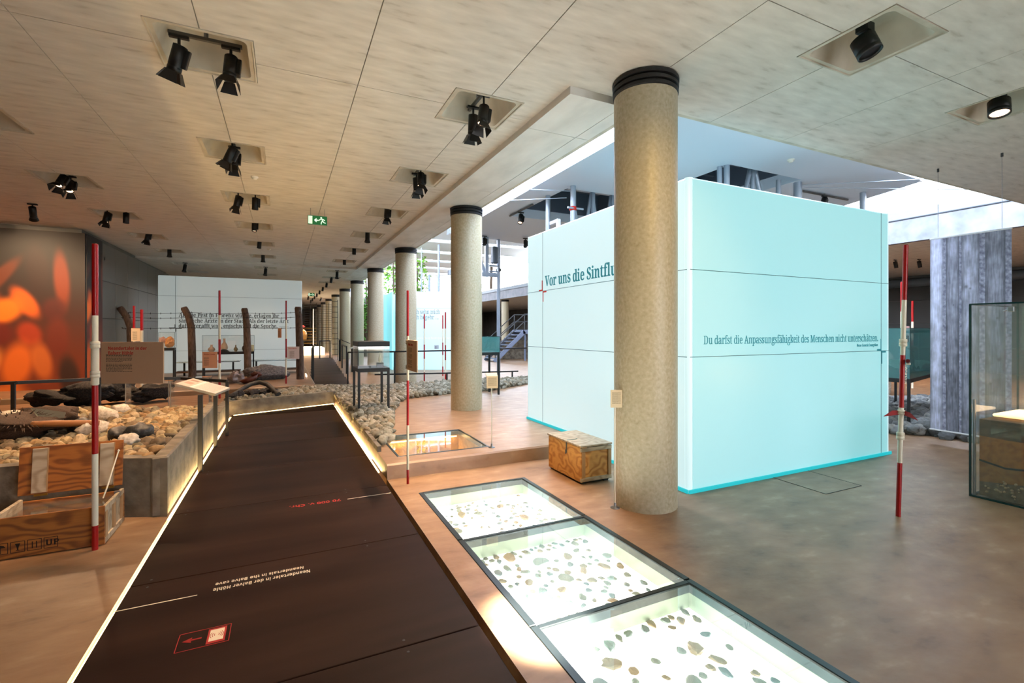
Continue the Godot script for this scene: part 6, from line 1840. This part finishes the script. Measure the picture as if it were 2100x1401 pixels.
func build_outside():
	var grass := flat("meadow", Color(0.40, 0.46, 0.24), 0.9)
	var gr := MB.new()
	gr.box(Vector3(70, 4.5, -30), Vector3(85, 0.4, 200)).box(Vector3(8, 4.5, -120), Vector3(40, 0.4, 115)).box(Vector3(-62, 4.5, -30), Vector3(100, 0.4, 200)).box(Vector3(8, 4.5, 50), Vector3(40, 0.4, 52))
	struct("floor_outside", gr, grass)
	leafy("bushy tree beyond the light well, seen beside the slab edge", Vector3(20.5, 4.77, -27.5), 11.0, 4.2, 2600, Color(0.42, 0.56, 0.14), 1)
	leafy("second bushy tree beyond the light well, further left", Vector3(14.0, 4.77, -33.0), 8.0, 3.6, 2200, Color(0.32, 0.50, 0.18), 2)
	leafy("slender bamboo in the light well behind the third column", Vector3(7.2, 0.0, -28.5), 7.5, 0.9, 900, Color(0.40, 0.60, 0.16), 3, true)
	leafy("slender bamboo in the light well behind the fourth column", Vector3(5.6, 0.0, -27.5), 6.5, 0.7, 700, Color(0.36, 0.58, 0.18), 4, true)
	leafy("slender bamboo in the light well behind the fifth column", Vector3(4.7, 0.0, -31.5), 6.0, 0.8, 800, Color(0.34, 0.56, 0.20), 5, true)
	# wire fence on the roof edge
	var fp := thing("mesh_fence", "wire mesh fence on the roof edge above the white soffit", "fence", Vector3(4.75, 4.72, 0))
	for k in 8:
		obj("post", MB.new().box(Vector3(0, 0.6, -5.6 - 1.25 * k), Vector3(0.05, 1.2, 0.05)), flat("fence_blue", Color(0.35, 0.42, 0.55), 0.5), fp)
	var ms := MB.new()
	for k in 110:
		ms.bar(Vector3(0, 0.05, -5.6 - 0.08 * k), Vector3(0, 1.15, -5.6 - 0.08 * k - 0.5), 0.008, 0.008)
		ms.bar(Vector3(0, 0.05, -5.6 - 0.08 * k - 0.5), Vector3(0, 1.15, -5.6 - 0.08 * k), 0.008, 0.008)
	var mo := obj("wire_mesh", ms, mats.fence_blue, fp)
	mo.set_meta("kind", "stuff")
	obj("top_rail", MB.new().box(Vector3(0, 1.2, -10.2), Vector3(0.05, 0.05, 9.3)), mats.fence_blue, fp)
	# pale house across the court
	var hs := thing("building", "pale rendered house seen through the opening at the right", "building", Vector3(38, 4.7, -16))
	obj("wall", MB.new().box(Vector3(0, 6.0, 0), Vector3(10, 12, 30)), flat("house_white", Color(0.86, 0.85, 0.84), 0.8), hs)
	obj("roof", MB.new().box(Vector3(0, 12.1, 0), Vector3(10.8, 0.3, 30.8)), mats.dark_grey, hs)
	for k in 5:
		for j in 3:
			obj("window", MB.new().box(Vector3(-5.0, 2.4 + 3.4 * j, -11 + 5.4 * k), Vector3(0.12, 1.7, 1.5), 0.02), flat("window_grey", Color(0.52, 0.56, 0.62), 0.2), hs)
	var h2 := thing("building", "low pale building with dark slots beyond the far end of the light well", "building", Vector3(9, 4.7, -70))
	obj("wall", MB.new().box(Vector3(0, 1.6, 0), Vector3(34, 3.2, 8)), mats.house_white, h2)
	for k in 9:
		obj("window", MB.new().box(Vector3(-14 + 3.3 * k, 1.4, 4.0), Vector3(0.7, 1.9, 0.1), 0.02), mats.window_grey, h2)
	obj("roof", MB.new().box(Vector3(0, 3.4, 0.3), Vector3(35, 0.5, 9)), mats.far_grey, h2)
